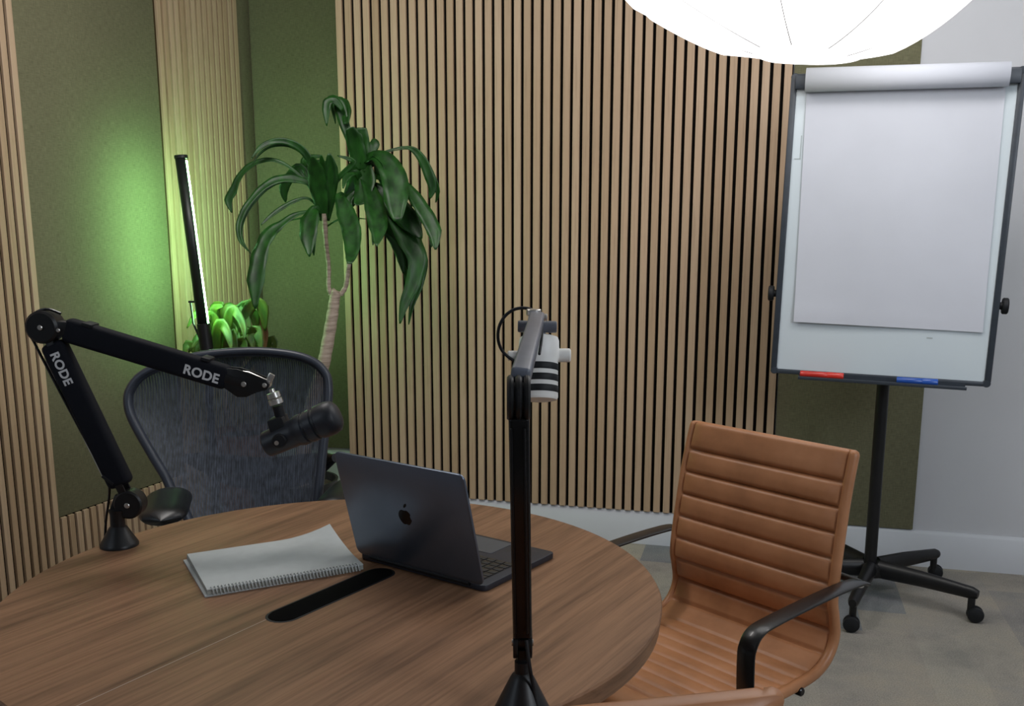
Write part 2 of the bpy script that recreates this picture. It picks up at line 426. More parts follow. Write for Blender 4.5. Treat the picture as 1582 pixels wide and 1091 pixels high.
felt('olive fabric wall panel lit green at left between two slatted panels', w2(2.695, WO-.012), w2(3.411, WO-.012), N2, .228, 2.56, ang=A2)
felt('narrow olive fabric strip beside the corner, right of the slatted panel', w2(3.975, WO-.012), w2(4.072, WO-.012), N2, .228, 2.56, ang=A2)
felt('olive fabric panel behind the tall dracaena in the corner', wb(-2.69, 0), wb(-1.79, 0), N1, .222, 2.56, ang=A1)
felt('lower olive fabric panel on the wall behind the flipchart pole', w1(.069, WO-.012), w1(.607, WO-.012), N1, .148, 1.30, ang=A1)
felt('upper olive fabric panel beneath the lantern, above the flipchart', w1(.069, WO-.012), w1(.505, WO-.012), N1, 1.302, 2.56, ang=A1)

# ------------------------------------------------------------------ round table
TZ = .735; TC = V((-.2824, 1.4815, 0)); TR = .522
t = thing('round_table', 'round walnut meeting table with a black cable slot', 'table', TC)
q = MB(); gd = V((math.cos(GR), math.sin(GR), 0)); gn = V((-gd.y, gd.x, 0))
q.lathe([(TR-.02, TZ-.034), (TR-.004, TZ-.030), (TR-.001, TZ-.003), (TR-.003, TZ)], seg=128)
q.build('tabletop', 'table', t, sharp=30)
GC = V((-.284, 1.452, TZ))-TC; GA = math.atan2(.2, .133)
X = Matrix.Translation(V((GC.x, GC.y, TZ-.004))) @ Matrix.Rotation(GA, 4, 'Z')
q = MB(); q.prism(capsule(.262, .046), 0, .0052, X, .001); g = q.build('cable_slot', 'slot_black', t)
q = MB(); q.prism(capsule(.27, .054), 0, .0044, X, .0006); q.build('slot_rim', 'black_matte', g)
q = MB(); q.lathe([(.16, 0), (.16, .010), (.15, .016), (.05, .022), (.045, .03), (.045, TZ-.06), (.12, TZ-.045), (.12, TZ-.0335)], seg=48); q.build('pedestal', 'black', t)

# ------------------------------------------------------------------ boom arms
def bolt(mb, p, d, r): mb.cyl(p, V(p)+V(d)*.003, r, 14, .001)
YB = 1.70
t = thing('boom_arm', 'black microphone boom arm bent at the elbow, clamped at the left table edge', 'microphone arm', (-.722, 1.69, TZ))
q = MB(); q.lathe([(.034, 0), (.034, .004), (.032, .007), (.0165, .034), (.013, .038), (.013, .045)], (-.722, 1.69, TZ), seg=40); q.build('base_cone', 'black', t, True)
q = MB(); q.lathe([(.013, 0), (.0125, .02), (.015, .028)], (-.722, 1.69, TZ+.04)); q.obox((-.722, YB, .79), (-.708, YB, .825), (1, 0, 0), .036, .020, .004)
q.cyl((-.6995, YB-.016, .8125), (-.6995, YB+.016, .8125), .0262, 36, .003); h = q.build('lower_joint', 'black', t, True)
q = MB(); bolt(q, (-.6995, YB-.0165, .8125), (0, -1, 0), .005); q.build('bolt', 'steel', h, True)
JL, EL = V((-.6995, YB, .8125)), V((-.8261, YB, 1.1368)); d = (EL-JL).normalized(); sd = V((d.z, 0, -d.x))
q = MB(); q.obox(JL+d*.036, EL-d*.030, sd, .0435, .032, .010, 4); q.build('lower_sleeve', 'sleeve', t, True)
q = MB()
for o_ in (.010, -.010): q.obox(JL+V((0, o_*1.2, 0)), EL+V((0, o_*1.2, 0)), sd, .014, .004, .001)
q.build('lower_bars', 'black', t, True)
q = MB(); q.cyl(EL+V((0, -.019, 0)), EL+V((0, .019, 0)), .0290, 40, .004)
q.obox(EL, EL+(V((-.789, YB, 1.1343))-EL)*1.35, (0, 0, 1), .026, .030, .004); h = q.build('elbow_joint', 'black', t, True)
q = MB(); bolt(q, EL+V((0, -.0195, 0)), (0, -1, 0), .0045); q.build('bolt', 'steel', h, True)
q = MB(); bolt(q, (-.796, YB-.0165, 1.132), (0, -1, 0), .0035); q.build('bolt', 'steel', h, True)
UA, UB = V((-.800, YB, 1.1385)), V((-.4765, YB, 1.0355)); d2 = (UB-UA).normalized(); sd2 = V((-d2.z, 0, d2.x))
q = MB(); q.obox(V((-.791, YB, 1.1325)), V((-.5060, YB, 1.044)), sd2, .044, .032, .010, 4); q.build('upper_sleeve', 'sleeve', t, True)
q = MB()
for o_ in (.012, -.012): q.obox(UA+V((0, o_, 0)), UB+V((0, o_, 0)), sd2, .014, .004, .001)
q.build('upper_bars', 'black', t, True)
# clamp head: tapered black plates
q = MB(); hd = V((-.4397, YB, 1.0337)); pl = [(-.512, 1.064), (-.488, 1.0625), (-.458, 1.052), (-.437, 1.043), (-.431, 1.034), (-.437, 1.025), (-.455, 1.021), (-.473, 1.012), (-.490, 1.012), (-.512, 1.028)]
for y0 in (-.013, .009): q.prism(pl, 0, .004, Matrix(((1,0,0,0), (0,0,1,YB+y0), (0,1,0,0), (0,0,0,1))), .0008)
h = q.build('head_bracket', 'black', t, True)
q = MB(); bolt(q, (-.4765, YB-.0135, 1.0355), (0, -1, 0), .0048); bolt(q, (-.4397, YB-.0135, 1.0337), (0, -1, 0), .0042)
q.tube([(-.505, YB-.004, 1.058), (-.47, YB-.004, 1.0545), (-.438, YB-.004, 1.040)], .0028, 8); q.build('head_fittings', 'steel', h, True)
q = MB(); q.cyl((-.4397, YB-.008, 1.0337), (-.4397, YB+.008, 1.0337), .008, 20); ax = V((-.30, 0, 1)).normalized()
b0 = V((-.4215, YB, .992)); q.lathe([(.0045, .028), (.005, .022), (.0115, .021), (.012, .012), (.009, .010), (.0125, .009), (.0125, .0), (.008, -.002)][::-1], b0+ax*.006, ax, 24)
q.obox((-.4365, YB, 1.036), (-.4285, YB, 1.052), (1, 0, 0), .011, .005, .0015); q.build('swivel_mount', 'steel', t, True)
q = MB(); q.tube(catmull([(-.795, YB-.004, 1.160), (-.822, YB-.004, 1.168), (-.848, YB-.004, 1.155), (-.854, YB-.004, 1.130), (-.842, YB-.004, 1.098), (-.822, YB-.004, 1.050), (-.785, YB-.004, .965), (-.742, YB-.004, .868), (-.735, YB-.004, .850), (-.738, YB, .825), (-.752, YB+.01, .775), (-.757, YB+.01, .7368)]), .0024, 8); q.build('cable', 'black_gloss', t, True)
q = MB(); q.tube([EL+sd*-.027+d*-.055, JL+sd*-.0255+d*.062], .0016, 8); q.build('tension_rod', 'steel', t, True)
for pa, pb in (((-.741, YB, .868), (-.722, YB, .852)), ((-.755, YB, 1.143), (-.738, YB, 1.138)), ((-.55, YB, 1.082), (-.535, YB, 1.0775))):
    q = MB(); q.obox(pa, pb, (0, 1, 0), .034, .006, .001); q.build('cable_strap', 'black_matte', t, True)
text_mesh('RODE', .0235, basis(V((-.5505, YB-.0163, 1.0535)), d2, sd2 if sd2.z > 0 else -sd2), t, 'brand_print')
dn = (JL-EL).normalized(); text_mesh('RODE', .0225, basis(V((-.7975, YB-.0163, 1.0635)), dn, V((-dn.z, 0, dn.x))), t, 'brand_print')

# black microphone hanging from the left boom arm
t = thing('microphone', 'black broadcast microphone hanging from the left boom arm', 'microphone', (-.4215, YB, .95))
q = MB(); q.cyl(b0+ax*.002, V((-.4155, YB, .966)), .0095, 24, .001)
q.obox((-.4240, YB, .974), (-.4120, YB, .930), (1, 0, .1), .030, .044, .004); q.build('mount_block', 'black_matte', t, True)
ma = V((-.4455, YB-.004, .9230)); mf = V((-.3120, YB-.012, .9800)); md_ = (mf-ma).normalized(); L = (mf-ma).length
q = MB(); q.lathe([(.020, 0), (.0235, .003), (.0245, .02), (.0250, .055), (.0250, .062), (.0265, .064), (.0265, .075)], ma, md_, 40); q.build('body', 'mic_black', t, True)
q = MB(); q.lathe([(.0275, .068), (.0285, .070), (.0285, .080), (.0255, .0815), (.0255, .086), (.0290, .0875), (.0290, .100), (.0258, .1015), (.0258, .106), (.0300, .108), (.0312, .118), (.0312, .130), (.0285, .1405), (.022, .146), (.012, .149)], ma, md_, 40); q.build('head_grille', 'mic_black', t, True)
c_ = ma+md_*.035
for sgn in (-1, 1):
    q = MB(); q.cyl(c_+V((0, sgn*.024, 0)), c_+V((0, sgn*.031, 0)), .013, 24, .002); q.build('side_pivot', 'black_matte', t, True)
q = MB(); q.cyl(c_+V((-.004, -.031, -.003)), c_+V((-.004, -.0325, -.003)), .004, 12); q.build('pivot_screw', 'steel', t, True)

# right boom arm, seen from behind the elbow
t = thing('boom_arm', 'black microphone boom arm standing upright in front of the laptop', 'microphone arm', (.012, 1.06, TZ))
q = MB(); q.lathe([(.036, 0), (.036, .005), (.034, .008), (.015, .048), (.012, .053), (.009, .056), (.009, .070)], (.012, 1.06, TZ), seg=40); q.build('base_cone', 'black', t, True)
J = V((.0125, 1.066, .8275)); E_ = V((.0070, 1.0, 1.1350))
q = MB()
for xo in (-.0085, .0085):
    q.cyl(J+V((xo-.0028, 0, -.002)), J+V((xo+.0028, 0, -.002)), .0185, 28, .001)
q.cyl(J+V((-.007, 0, 0)), J+V((.007, 0, 0)), .009, 20); q.box(J+V((0, .0, -.022)), (.012, .014, .026), bevel=.002); q.build('lower_joint', 'black', t, True)
q = MB(); q.cyl(J+V((-.0128, 0, -.002)), J+V((-.0112, 0, -.002)), .004, 12); q.build('bolt', 'steel', t, True)
q = MB(); q.cyl(J+V((.0112, 0, -.002)), J+V((.0128, 0, -.002)), .004, 12); q.build('bolt', 'steel', t, True)
du = (E_-J).normalized()
q = MB(); q.obox(J+du*.014, E_-du*.020, (1, 0, 0), .0222, .036, .004, 3); q.build('lower_sleeve', 'black_gloss', t, True)
q = MB()
for xo in (-.0085, .0055): q.obox(J+V((xo, -.02, 0))+du*.02, E_+V((xo, -.02, 0))-du*.035, (1, 0, 0), .0025, .003, .0008)
q.build('lower_ribs', 'black', t, True)
q = MB()
for xo in (-.0088, 0, .0088):
    q.cyl(E_+V((xo-.0036, 0, -.004)), E_+V((xo+.0036, 0, -.004)), .0245, 40, .0028)
q.cyl(E_+V((-.009, 0, -.004)), E_+V((.009, 0, -.004)), .017, 24); q.build('elbow_joint', 'black', t, True)
TP = V((.0355, 1.395, 1.1750)); ES = E_+V((.001, .01, .012)); dd = (TP-ES).normalized()
q = MB(); q.obox(ES, TP, (1, 0, -.12), .021, .030, .004, 3); q.build('upper_sleeve', 'grey_satin', t, True)
q = MB(); q.cyl(TP+V((-.004, .006, .008)), TP+V((-.004, .006, .017)), .011, 18, .001); q.cyl(TP+V((-.012, .01, .004)), TP+V((.016, .01, .004)), .006, 14, .001); q.build('tip_nut', 'steel', t, True)
q = MB(); q.tube(catmull([(a_[0], a_[1], a_[2]) for a_ in [[0.0352,1.42,1.1825],[0.0294,1.42,1.1892],[0.0165,1.42,1.1921],[0.0017,1.42,1.1892],[-0.0107,1.42,1.1796],[-0.0193,1.42,1.1634],[-0.0203,1.42,1.1437],[-0.0126,1.42,1.1261],[0.0052,1.42,1.1124],[0.0202,1.42,1.1093]]]), .0024, 10); q.build('cable', 'black_matte', t, True)
q = MB(); q.tube(catmull([(.041, 1.385, 1.185), (.0425, 1.36, 1.160), (.038, 1.33, 1.135)]), .002, 8); q.build('cable', 'black_matte', t, True)
q = MB(); q.tube(catmull([J+V((.004, -.02, .01)), J+V((.008, -.026, -.02)), (.026, 1.045, .775), (.034, 1.035, .7375)]), .0022, 8)
q.build('cable', 'black_matte', t, True)

t = thing('microphone', 'white broadcast microphone with black bands on the upright boom arm', 'microphone', (.0405, 1.43, 1.10))
MC = V((.0405, 1.435, 1.146)); md2 = (V((.0400, 1.405, 1.0535))-MC).normalized()
q = MB(); q.lathe([(.020, -.003), (.0285, 0), (.0300, .005), (.0305, .03), (.0285, .036), (.0285, .090), (.0265, .0935), (.018, .095)], MC, md2, 48); q.build('body', 'mic_white', t, True)
q = MB()
for h0 in (.0405, .0570, .0735): q.lathe([(.0289, h0), (.0292, h0+.0005), (.0292, h0+.0095), (.0289, h0+.010)], MC, md2, 48)
q.build('grille_bands', 'black_matte', t, True)
q = MB(); q.cyl((.066, 1.43, 1.1205), (.088, 1.43, 1.1205), .0103, 28, .002); q.build('thumb_knob', 'mic_white', t, True)
q = MB(); q.cyl((-.007, 1.43, 1.1200), (.012, 1.43, 1.1200), .0075, 24, .002); q.build('thumb_knob', 'mic_white', t, True)
q = MB(); q.cyl((.0085, 1.425, 1.1645), (.0665, 1.425, 1.1635), .0088, 28, .0015); q.box((.0400, 1.43, 1.154), (.02, .018, .016), bevel=.002); q.build('mount_bar', 'grey_satin', t, True)

# ------------------------------------------------------------------ laptop
LA, LE, LN = V((-.2696, 1.6139, 0)), V((.81266, -.58274, 0)), V((.58274, .81266, 0))
LW, LD = .2775, .205
t = thing('laptop', 'open midnight laptop on the table, its lid towards the viewer', 'laptop', (LA.x, LA.y, TZ+.0008), math.atan2(LE.y, LE.x))
q = MB(); q.prism(rrect(LW, LD, .010), .0, .0105, Matrix.Translation((LW/2, LD/2+.002, 0)), .0015); base = q.build('base', 'laptop_deck', t)
q = MB(); q.prism(rrect(.105, .066, .004), 0, .0006, Matrix.Translation((LW/2, LD-.040, .0104))); q.build('trackpad', 'laptop', base)
q = MB(); q.prism(rrect(.240, .092, .003), 0, .0004, Matrix.Translation((LW/2, .068, .0104))); kb = q.build('keyboard', 'key', base)
km = None
for r_ in range(6):
    for c_i in range(13):
        if r_ == 5 and 4 <= c_i <= 7 and c_i != 4: continue
        wk = .0152 if not (r_ == 5 and c_i == 4) else .0152*4.6
        xk = LW/2-.1105+c_i*.0184 + (0 if wk < .02 else .0184*1.5)
        yk = .068-.0375+r_*.0150
        if km is None or wk > .02:
            q = MB(); q.prism(rrect(wk, .0125, .0015, 2), 0, .0012, None, .0003); o = q.build('key', 'key_top', kb) if 'key_top' in M else q.build('key', 'key', kb)
            if wk < .02: km = o
        else:
            o = km.copy(); C.objects.link(o); o.parent = kb
        o.location = (xk, yk, .0108)
LANG = math.radians(14.5); LH = .198
XL = Matrix.Translation((LW/2, 0, .0125)) @ Matrix.Rotation(PI/2+LANG, 4, 'X')    # local y up the lid, local z towards the outer side
q = MB(); q.prism(rrect(LW, LH, .010, 6), -.0018, .0022, XL @ Matrix.Translation((0, LH/2, 0)), .0009); lid = q.build('lid', 'laptop', t)
q = MB(); q.prism(rrect(LW-.006, LH-.006, .008, 6), -.0022, -.0017, XL @ Matrix.Translation((0, LH/2, 0))); q.build('screen', 'screen', lid)
q = MB(); q.cyl((.03, .001, .0095), (LW-.03, .001, .0095), .0045, 16); q.build('hinge', 'black_matte', t)
# fruit shaped emblem with a bite and a leaf, seen mirrored as on the real lid
ap = []
for k in range(40):
    a = 2*PI*k/40; r = 1-.10*math.cos(2*a)*0
    x, y = math.cos(a)*.86, math.sin(a)*.92
    y -= .16*math.exp(-(x/.28)**2) if y > 0 else -.12*math.exp(-(x/.22)**2)
    if y < 0: x *= 1-.10*(-y)
    if (x-1.02)**2+(y-.12)**2 < .36**2:
        v_ = V((x-1.02, y-.12)); v_ = v_.normalized()*.36; x, y = 1.02+v_.x, .12+v_.y
    ap.append((x, y))
LS = .0190
XO = XL @ Matrix.Translation((-.003, LH*.50, .0022))
q = MB(); q.prism([(x*LS*.86, y*LS*.86-.001) for x, y in ap], 0, .0003, XO)
q.prism([(a_*1.22, b_*1.22) for a_, b_ in [(.0004, .0142), (.0012, .0175), (.0036, .0203), (.0066, .0212), (.0062, .0180), (.0040, .0152), (.0018, .0142)]], 0, .0003, XO); q.build('emblem', 'logo', lid)

# ------------------------------------------------------------------ spiral notebook
NB0 = V((-.481, 1.436, 0)); NX = (V((-.253, 1.555, 0))-NB0); NL = NX.length; NX.normalize()
t = thing('spiral_notebook', 'grey spiral bound notebook lying on the table left of the laptop', 'notebook', (NB0.x, NB0.y, TZ), math.atan2(NX.y, NX.x))
NWd = .192
def sheet(z0, z1, dx, dy, rot, curl, name, mat, th):
    q = MB(); rows_t, rows_b = [], []
    n, m = 14, 14
    for i in range(n+1):
        rt, rb = [], []
        for j in range(m+1):
            x = NL*i/n; y = NWd*j/m
            z = z1+curl*(max(0, (i/n-.62)/.38)**2)*(max(0, (j/m-.25)/.75)**1.6)
            p = Matrix.Rotation(rot, 3, 'Z') @ V((x, y, 0)); p += V((dx, dy, 0))
            rt.append((p.x, p.y, z)); rb.append((p.x, p.y, z-th))
        rows_t.append(rt); rows_b.append(rb)
    q.grid(rows_t); q.grid(rows_b)
    def strip(a, b): q.grid([a, b], False)
    strip(rows_t[0], rows_b[0]); strip(rows_t[-1], rows_b[-1])
    strip([r[0] for r in rows_t], [r[0] for r in rows_b]); strip([r[-1] for r in rows_t], [r[-1] for r in rows_b])
    bmesh.ops.remove_doubles(q.bm, verts=q.bm.verts, dist=1e-6)
    return q.build(name, mat, t)
sheet(0, .0030, -.004, -.001, .012, 0, 'back_cover', 'notebook', .0026)
sheet(0, .0100, 0, 0, 0, .002, 'pages', 'pages', .0072)
sheet(0, .0122, 0, 0, -.004, .018, 'front_cover', 'notebook', .0016)
q = MB(); N_ = 44
pts = []
for i in range(N_*10+1):
    a = 2*PI*i/10; x = .006+(NL-.012)*i/(N_*10)
    pts.append((x, .003+.0062*math.cos(a), .0080+.0068*math.sin(a)))
q.tube(pts, .0009, 5); q.build('spiral_binding', 'wire', t)

# ------------------------------------------------------------------ tan leather chair
def make_leather_chair(label):
    t = thing('office_chair', label, 'chair')
    prof = [(.455, .395), (.462, .415), (.450, .432), (.40, .440), (.30, .436), (.20, .430), (.12, .430), (.06, .436), (.022, .456), (.004, .49), (.010, .53), (.018, .565), (.014, .62), (.004, .69), (-.008, .76), (-.022, .82), (-.034, .862), (-.040, .876)]
    P = catmull([V((0, y, z)) for y, z in prof], 8)
    # resample by arc length
    acc = [0]
    for a, b in zip(P, P[1:]): acc.append(acc[-1]+(b-a).length)
    Lt = acc[-1]; n = int(Lt/.0035)
    R = []; j = 0
    for i in range(n+1):
        s = Lt*i/n
        while j < len(acc)-2 and acc[j+1] < s: j += 1
        f = (s-acc[j])/max(1e-9, acc[j+1]-acc[j]); R.append((s, P[j].lerp(P[j+1], f)))
    sj = min(R, key=lambda r: (r[1]-V((0, .022, .456))).length)[0]
    gro = [sj, sj-.058, sj-.098, sj-.140, sj-.182, sj-.224, sj-.266, sj-.308, sj-.350, sj-.392]
    gro += [sj+.052*k for k in range(1, 8)]
    q = MB(); rings = []
    hw = .217
    for i, (s, p) in enumerate(R):
        a = R[max(0, i-2)][1]; b = R[min(n, i+2)][1]; d = (b-a).normalized(); nrm = V((0, d.z, -d.y))   # towards the sitter
        if nrm.dot(V((0, .5, .9))) < 0: nrm = -nrm
        back = s > sj
        g = min(abs(s-x) for x in gro); dep = .009 if back else .004
        wid = .007 if back else .006
        rib = -dep*max(0, 1-g/wid)**1.5 + .0035*(1-max(0, 1-g/.03)**2)
        e0 = min(s, Lt-s); endf = math.sqrt(max(0, 1-(1-min(1, e0/.014))**2))
        th = .030
        h = hw*(1-.03*max(0, (s-sj)/(Lt-sj)) - .05*max(0, (sj-s)/sj)**3) - .012*(1-endf)
        cs = [(-h, -th*.5), (-h-.001, -.008), (-h, -.002), (-h+.006, .003), (-h+.014, .0025), (-h+.0165, -.001), (-h+.022, rib)]
        cs += [(x*(h-.022)/6, rib+.0015*math.cos(x/6*PI/2)) for x in range(-5, 6)]
        cs += [(-x, o) for x, o in cs[:7][::-1]]
        cs += [(h-.03, -th), (0, -th-.002), (-h+.03, -th)]
        mid = -th*.5
        rings.append([V((x, 0, 0))+p+nrm*(mid+(o-mid)*max(.04, endf)) for x, o in cs])
    m = len(rings[0]); F = []
    for i in range(len(rings)-1):
        for k in range(m): F.append((i*m+k, i*m+(k+1) % m, (i+1)*m+(k+1) % m, (i+1)*m+k))
    F += [tuple(range(m))[::-1], tuple((len(rings)-1)*m+k for k in range(m))]
    q._add([v for r in rings for v in r], F, True)
    q.build('leather_shell', 'leather', t, sharp=60)
    for sx in (-1, 1):
        x = sx*.240
        path = catmull([(x, -.040, .604), (x, -.025, .609), (x, .02, .612), (x, .12, .612), (x, .27, .607), (x, .320, .600), (x, .341, .578), (x, .345, .55), (x, .340, .47), (x, .325, .40), (x*.97, .303, .372), (x*.9, .290, .362), (x*.6, .287, .362)], 5)
        q = MB()
        # flat band: width along x, thin along the normal
        rows = []
        for i, p in enumerate(path):
            a = path[max(0, i-1)]; b = path[min(len(path)-1, i+1)]; d = (b-a).normalized()
            side = V((1, 0, 0)); side = (side-d*side.dot(d))
            side = side.normalized() if side.length > .5 else V((0, -1, 0))
            if i > len(path)-16: side = (V((1, 0, 0))*max(0, abs(d.z))+V((0, 1, 0))*abs(d.x)*sx*-1*0).normalized() if abs(d.z) > .7 else V((0, 1, 0))
            nn = d.cross(side).normalized(); w_, h_ = .0185, .0036
            rows.append([p+side*w_+nn*h_*.4, p+side*w_*.8+nn*h_, p-side*w_*.8+nn*h_, p-side*w_+nn*h_*.4, p-side*w_-nn*h_*.4, p-side*w_*.8-nn*h_, p+side*w_*.8-nn*h_, p+side*w_-nn*h_*.4])
        # keep the band from twisting at the lower bend
        for i in range(1, len(rows)):
            best = min(range(8), key=lambda s_: sum((rows[i][(k+s_) % 8]-rows[i-1][k]).length for k in range(8)))
            rows[i] = [rows[i][(k+best) % 8] for k in range(8)]
        m = 8; F = []
        for i in range(len(rows)-1):
            for k in range(m): F.append((i*m+k, i*m+(k+1) % m, (i+1)*m+(k+1) % m, (i+1)*m+k))
        F += [tuple(range(m))[::-1], tuple((len(rows)-1)*m+k for k in range(m))]
        q._add([v for r in rows for v in r], F, True); q.build('armrest', 'arm', t, sharp=50)
        q = MB(); q.cyl((sx*.198, .125, .412), (sx*.222, .125, .412), .009, 16, .002); q.build('arm_bolt', 'black_gloss', t)
        q = MB(); q.cyl((sx*.240, -.030, .598), (sx*.240, -.030, .606), .009, 14, .001); q.build('arm_bolt', 'steel', t)
    q = MB(); q.tube(catmull([(-.24, -.038, .602), (-.15, -.056, .60), (0, -.062, .60), (.15, -.056, .60), (.24, -.038, .602)]), .008, 10); q.build('back_rod', 'arm', t)
    q = MB(); q.box((0, .2, .375), (.30, .26, .024), bevel=.006); q.build('seat_frame', 'arm', t)
    q = MB(); q.lathe([(.030, .10), (.030, .24), (.018, .245), (.018, .36), (.05, .366)], (0, .2, 0), seg=28); q.build('gas_lift', 'black', t)
    star_base(t, V((0, .2, 0)), .28, .4, .085)
    return t
def star_base(t, c, R, a0, hz, r_c=.024, leg_h=.026, names=('base_leg', 'caster'), mat='black', angs=None, hubr=.045):
    q = MB(); q.lathe([(hubr*.9, hz-.03), (hubr, hz-.02), (hubr*.9, hz+.012), (hubr*.7, hz+.018)], c, seg=32); q.build('base_hub', mat, t)
    for k in range(5):
        a = a0+k*2*PI/5 if angs is None else angs[k]
        d = V((math.cos(a), math.sin(a), 0)); s = V((-d.y, d.x, 0))
        q = MB(); q.tube([c+d*.03+V((0, 0, hz-.004)), c+d*(R*.5)+V((0, 0, hz-.005)), c+d*(R-.015)+V((0, 0, hz-.013)), c+d*(R+.004)+V((0, 0, hz-.015))],
                         [(leg_h*.95, .025), (leg_h*.8, .021), (leg_h*.6, .018), (leg_h*.42, .013)], 14, flat=(0, 0, 1))
        q.cyl(c+d*(R-.015)+V((0, 0, .028)), c+d*(R-.015)+V((0, 0, hz-.012)), .012, 14)
        leg = q.build(names[0], mat, t)
        # twin-wheel caster
        q = MB(); tw = Matrix.Rotation(.7+k*1.3, 3, 'Z') @ d; p = c+d*(R+.000)+V((0, 0, r_c))
        for sg in (-1, 1): q.lathe([(r_c*.6, .004), (r_c*.95, .006), (r_c, .010), (r_c*.92, .018), (r_c*.4, .022)], p, tw*sg, 24)
        q.cyl(p-tw*.006, p+tw*.006, r_c*.7, 16); q.build(names[1], 'black_matte', leg)
ch = make_leather_chair('tan ribbed leather office chair at the right side of the table')
ch.location = (.522, 2.000, 0); ch.rotation_euler = (0, 0, math.atan2(-.649, -.760)-PI/2)
def copy_tree(o, parent=None):
    c = o.copy(); C.objects.link(c)
    if parent is not None: c.parent = parent
    for k in list(o.children): copy_tree(k, c)
    return c
c2 = copy_tree(ch); c2['label'] = 'brown leather chair in the foreground, only its top edge showing'
c2.location = (.046, .860, 0); c2.rotation_euler = (0, 0, math.radians(12))

# ------------------------------------------------------------------ mesh office chair
OUT = [V(p) for p in [[-0.841,2.4618,0.4995],[-0.8615,2.468,0.5372],[-0.8793,2.4745,0.5748],[-0.9041,2.48,0.6108],[-0.9246,2.4877,0.6551],[-0.9542,2.4956,0.7047],[-0.9942,2.507,0.7746],[-1.0164,2.5149,0.8206],[-1.0234,2.5227,0.8595],[-1.0155,2.5302,0.8897],[-0.9892,2.5398,0.9214],[-0.9377,2.5504,0.9462],[-0.8338,2.5665,0.9721],[-0.7102,2.5808,0.981],[-0.6093,2.5891,0.973],[-0.5438,2.5913,0.9533],[-0.509,2.5879,0.9218],[-0.4993,2.5809,0.8855],[-0.5023,2.5655,0.8168],[-0.5113,2.5468,0.7362],[-0.5194,2.5268,0.649],[-0.5259,2.5134,0.591],[-0.529,2.5015,0.5381],[-0.5321,2.4918,0.4955]]]
t = thing('mesh_chair', 'dark grey mesh back office chair at the far side of the table', 'chair', (-.70, 2.45, 0))
cc = sum(OUT, V())/len(OUT)
def zspan(z):
    xs = []
    for a, b in zip(OUT, OUT[1:]):
        if (a.z-z)*(b.z-z) <= 0 and a.z != b.z: xs.append(a.lerp(b, (z-a.z)/(b.z-a.z)))
    if len(xs) < 2: return None
    xs.sort(key=lambda p: p.x); return xs[0], xs[-1]
zlo = max(OUT[0].z, OUT[-1].z)+.001; zhi = max(p.z for p in OUT)-.002
rows = []
for i in range(29):
    f = i/28; z = zlo+(zhi-zlo)*(1-(1-f)**1.6)
    sp = zspan(z)
    if not sp: continue
    a, b = sp; W_ = (b-a).length
    rows.append([a.lerp(b, j/16)+V((0, .13*W_*(4*(j/16)*(1-j/16)), 0)) for j in range(17)])
q = MB(); q.grid(rows); q.build('back_mesh', 'mesh', t, True)
sm = catmull(OUT, 4)
q = MB(); q.tube(sm, [(.0150, .0125)]*len(sm), 14, flat=(0, -1, 0)); fr = q.build('back_frame', 'chair_frame', t, True)
q = MB(); q.tube([p+V((0, -.010, 0))+(cc-p).normalized()*.004 for p in sm], .003, 8); q.build('frame_bead', 'chair_black', fr, True)
# lumbar pad behind the mesh
q = MB(); ctr = V((-.69, 2.60, .665)); rr = []
for i in range(11):
    u = -1+.2*i
    x = ctr.x+u*.205; yb = 2.595+.02*(1-u*u) - (.035 if abs(u) > .95 else 0)
    h = .035*(1-abs(u)**3)+.012
    zc_ = ctr.z-.06*(1-u*u)+.026
    rr.append((V((x, yb, zc_)), (h, .010)))
q.tube([p for p, _ in rr], [r for _, r in rr], 14, flat=(0, 0, 1)); q.build('lumbar_pad', 'chair_black', t, True)
q = MB(); q.tube(catmull([(-.70, 2.62, .60), (-.70, 2.70, .52), (-.70, 2.68, .44), (-.70, 2.52, .40)]), [(.05, .016)]*13, 12, flat=(1, 0, 0)); q.build('back_spine', 'chair_black', t, True)
q = MB(); q.lathe([(.02, .40), (.10, .41), (.235, .425), (.25, .440), (.235, .452), (.10, .445), (.01, .442)], (-.70, 2.42, 0), seg=48); q.build('seat', 'mesh', t, True)
q = MB(); q.tube([V((-.70+.243*math.cos(a), 2.42+.243*math.sin(a), .440)) for a in [2*PI*k/48 for k in range(48)]], .014, 10, closed=True); q.build('seat_frame', 'chair_frame', t, True)
def arm_pad(a, b, w_, h_, post):
    a, b = V(a), V(b); d = b-a
    n = 12; pts, rs = [], []
    for i in range(n+1):
        u = i/n; e = math.sqrt(max(.0, 1-abs(2*u-1)**5))
        pts.append(a+d*u); rs.append((max(.002, w_*e), max(.002, h_*e)))
    q = MB(); q.tube(pts, rs, 20, flat=(1, 0, 0)); o = q.build('armrest', 'chair_black', t, True)
    q = MB(); q.tube(catmull([(a+b)/2+V((0, 0, -.01)), (a+b)/2+V((0, .03, -.12)), V(post)]), .016, 12); q.build('arm_post', 'chair_black', o, True)
arm_pad((-.805, 2.115, .648), (-.865, 2.36, .652), .056, .022, (-.86, 2.42, .44))
arm_pad((-.455, 2.28, .628), (-.425, 2.52, .634), .045, .024, (-.52, 2.46, .44))
q = MB(); q.lathe([(.030, .08), (.030, .24), (.016, .245), (.016, .37), (.07, .39), (.09, .41)], (-.70, 2.44, 0), seg=28); q.build('gas_lift', 'chair_black', t, True)
star_base(t, V((0, -.01, 0)), .30, .3, .09, mat='chair_black')

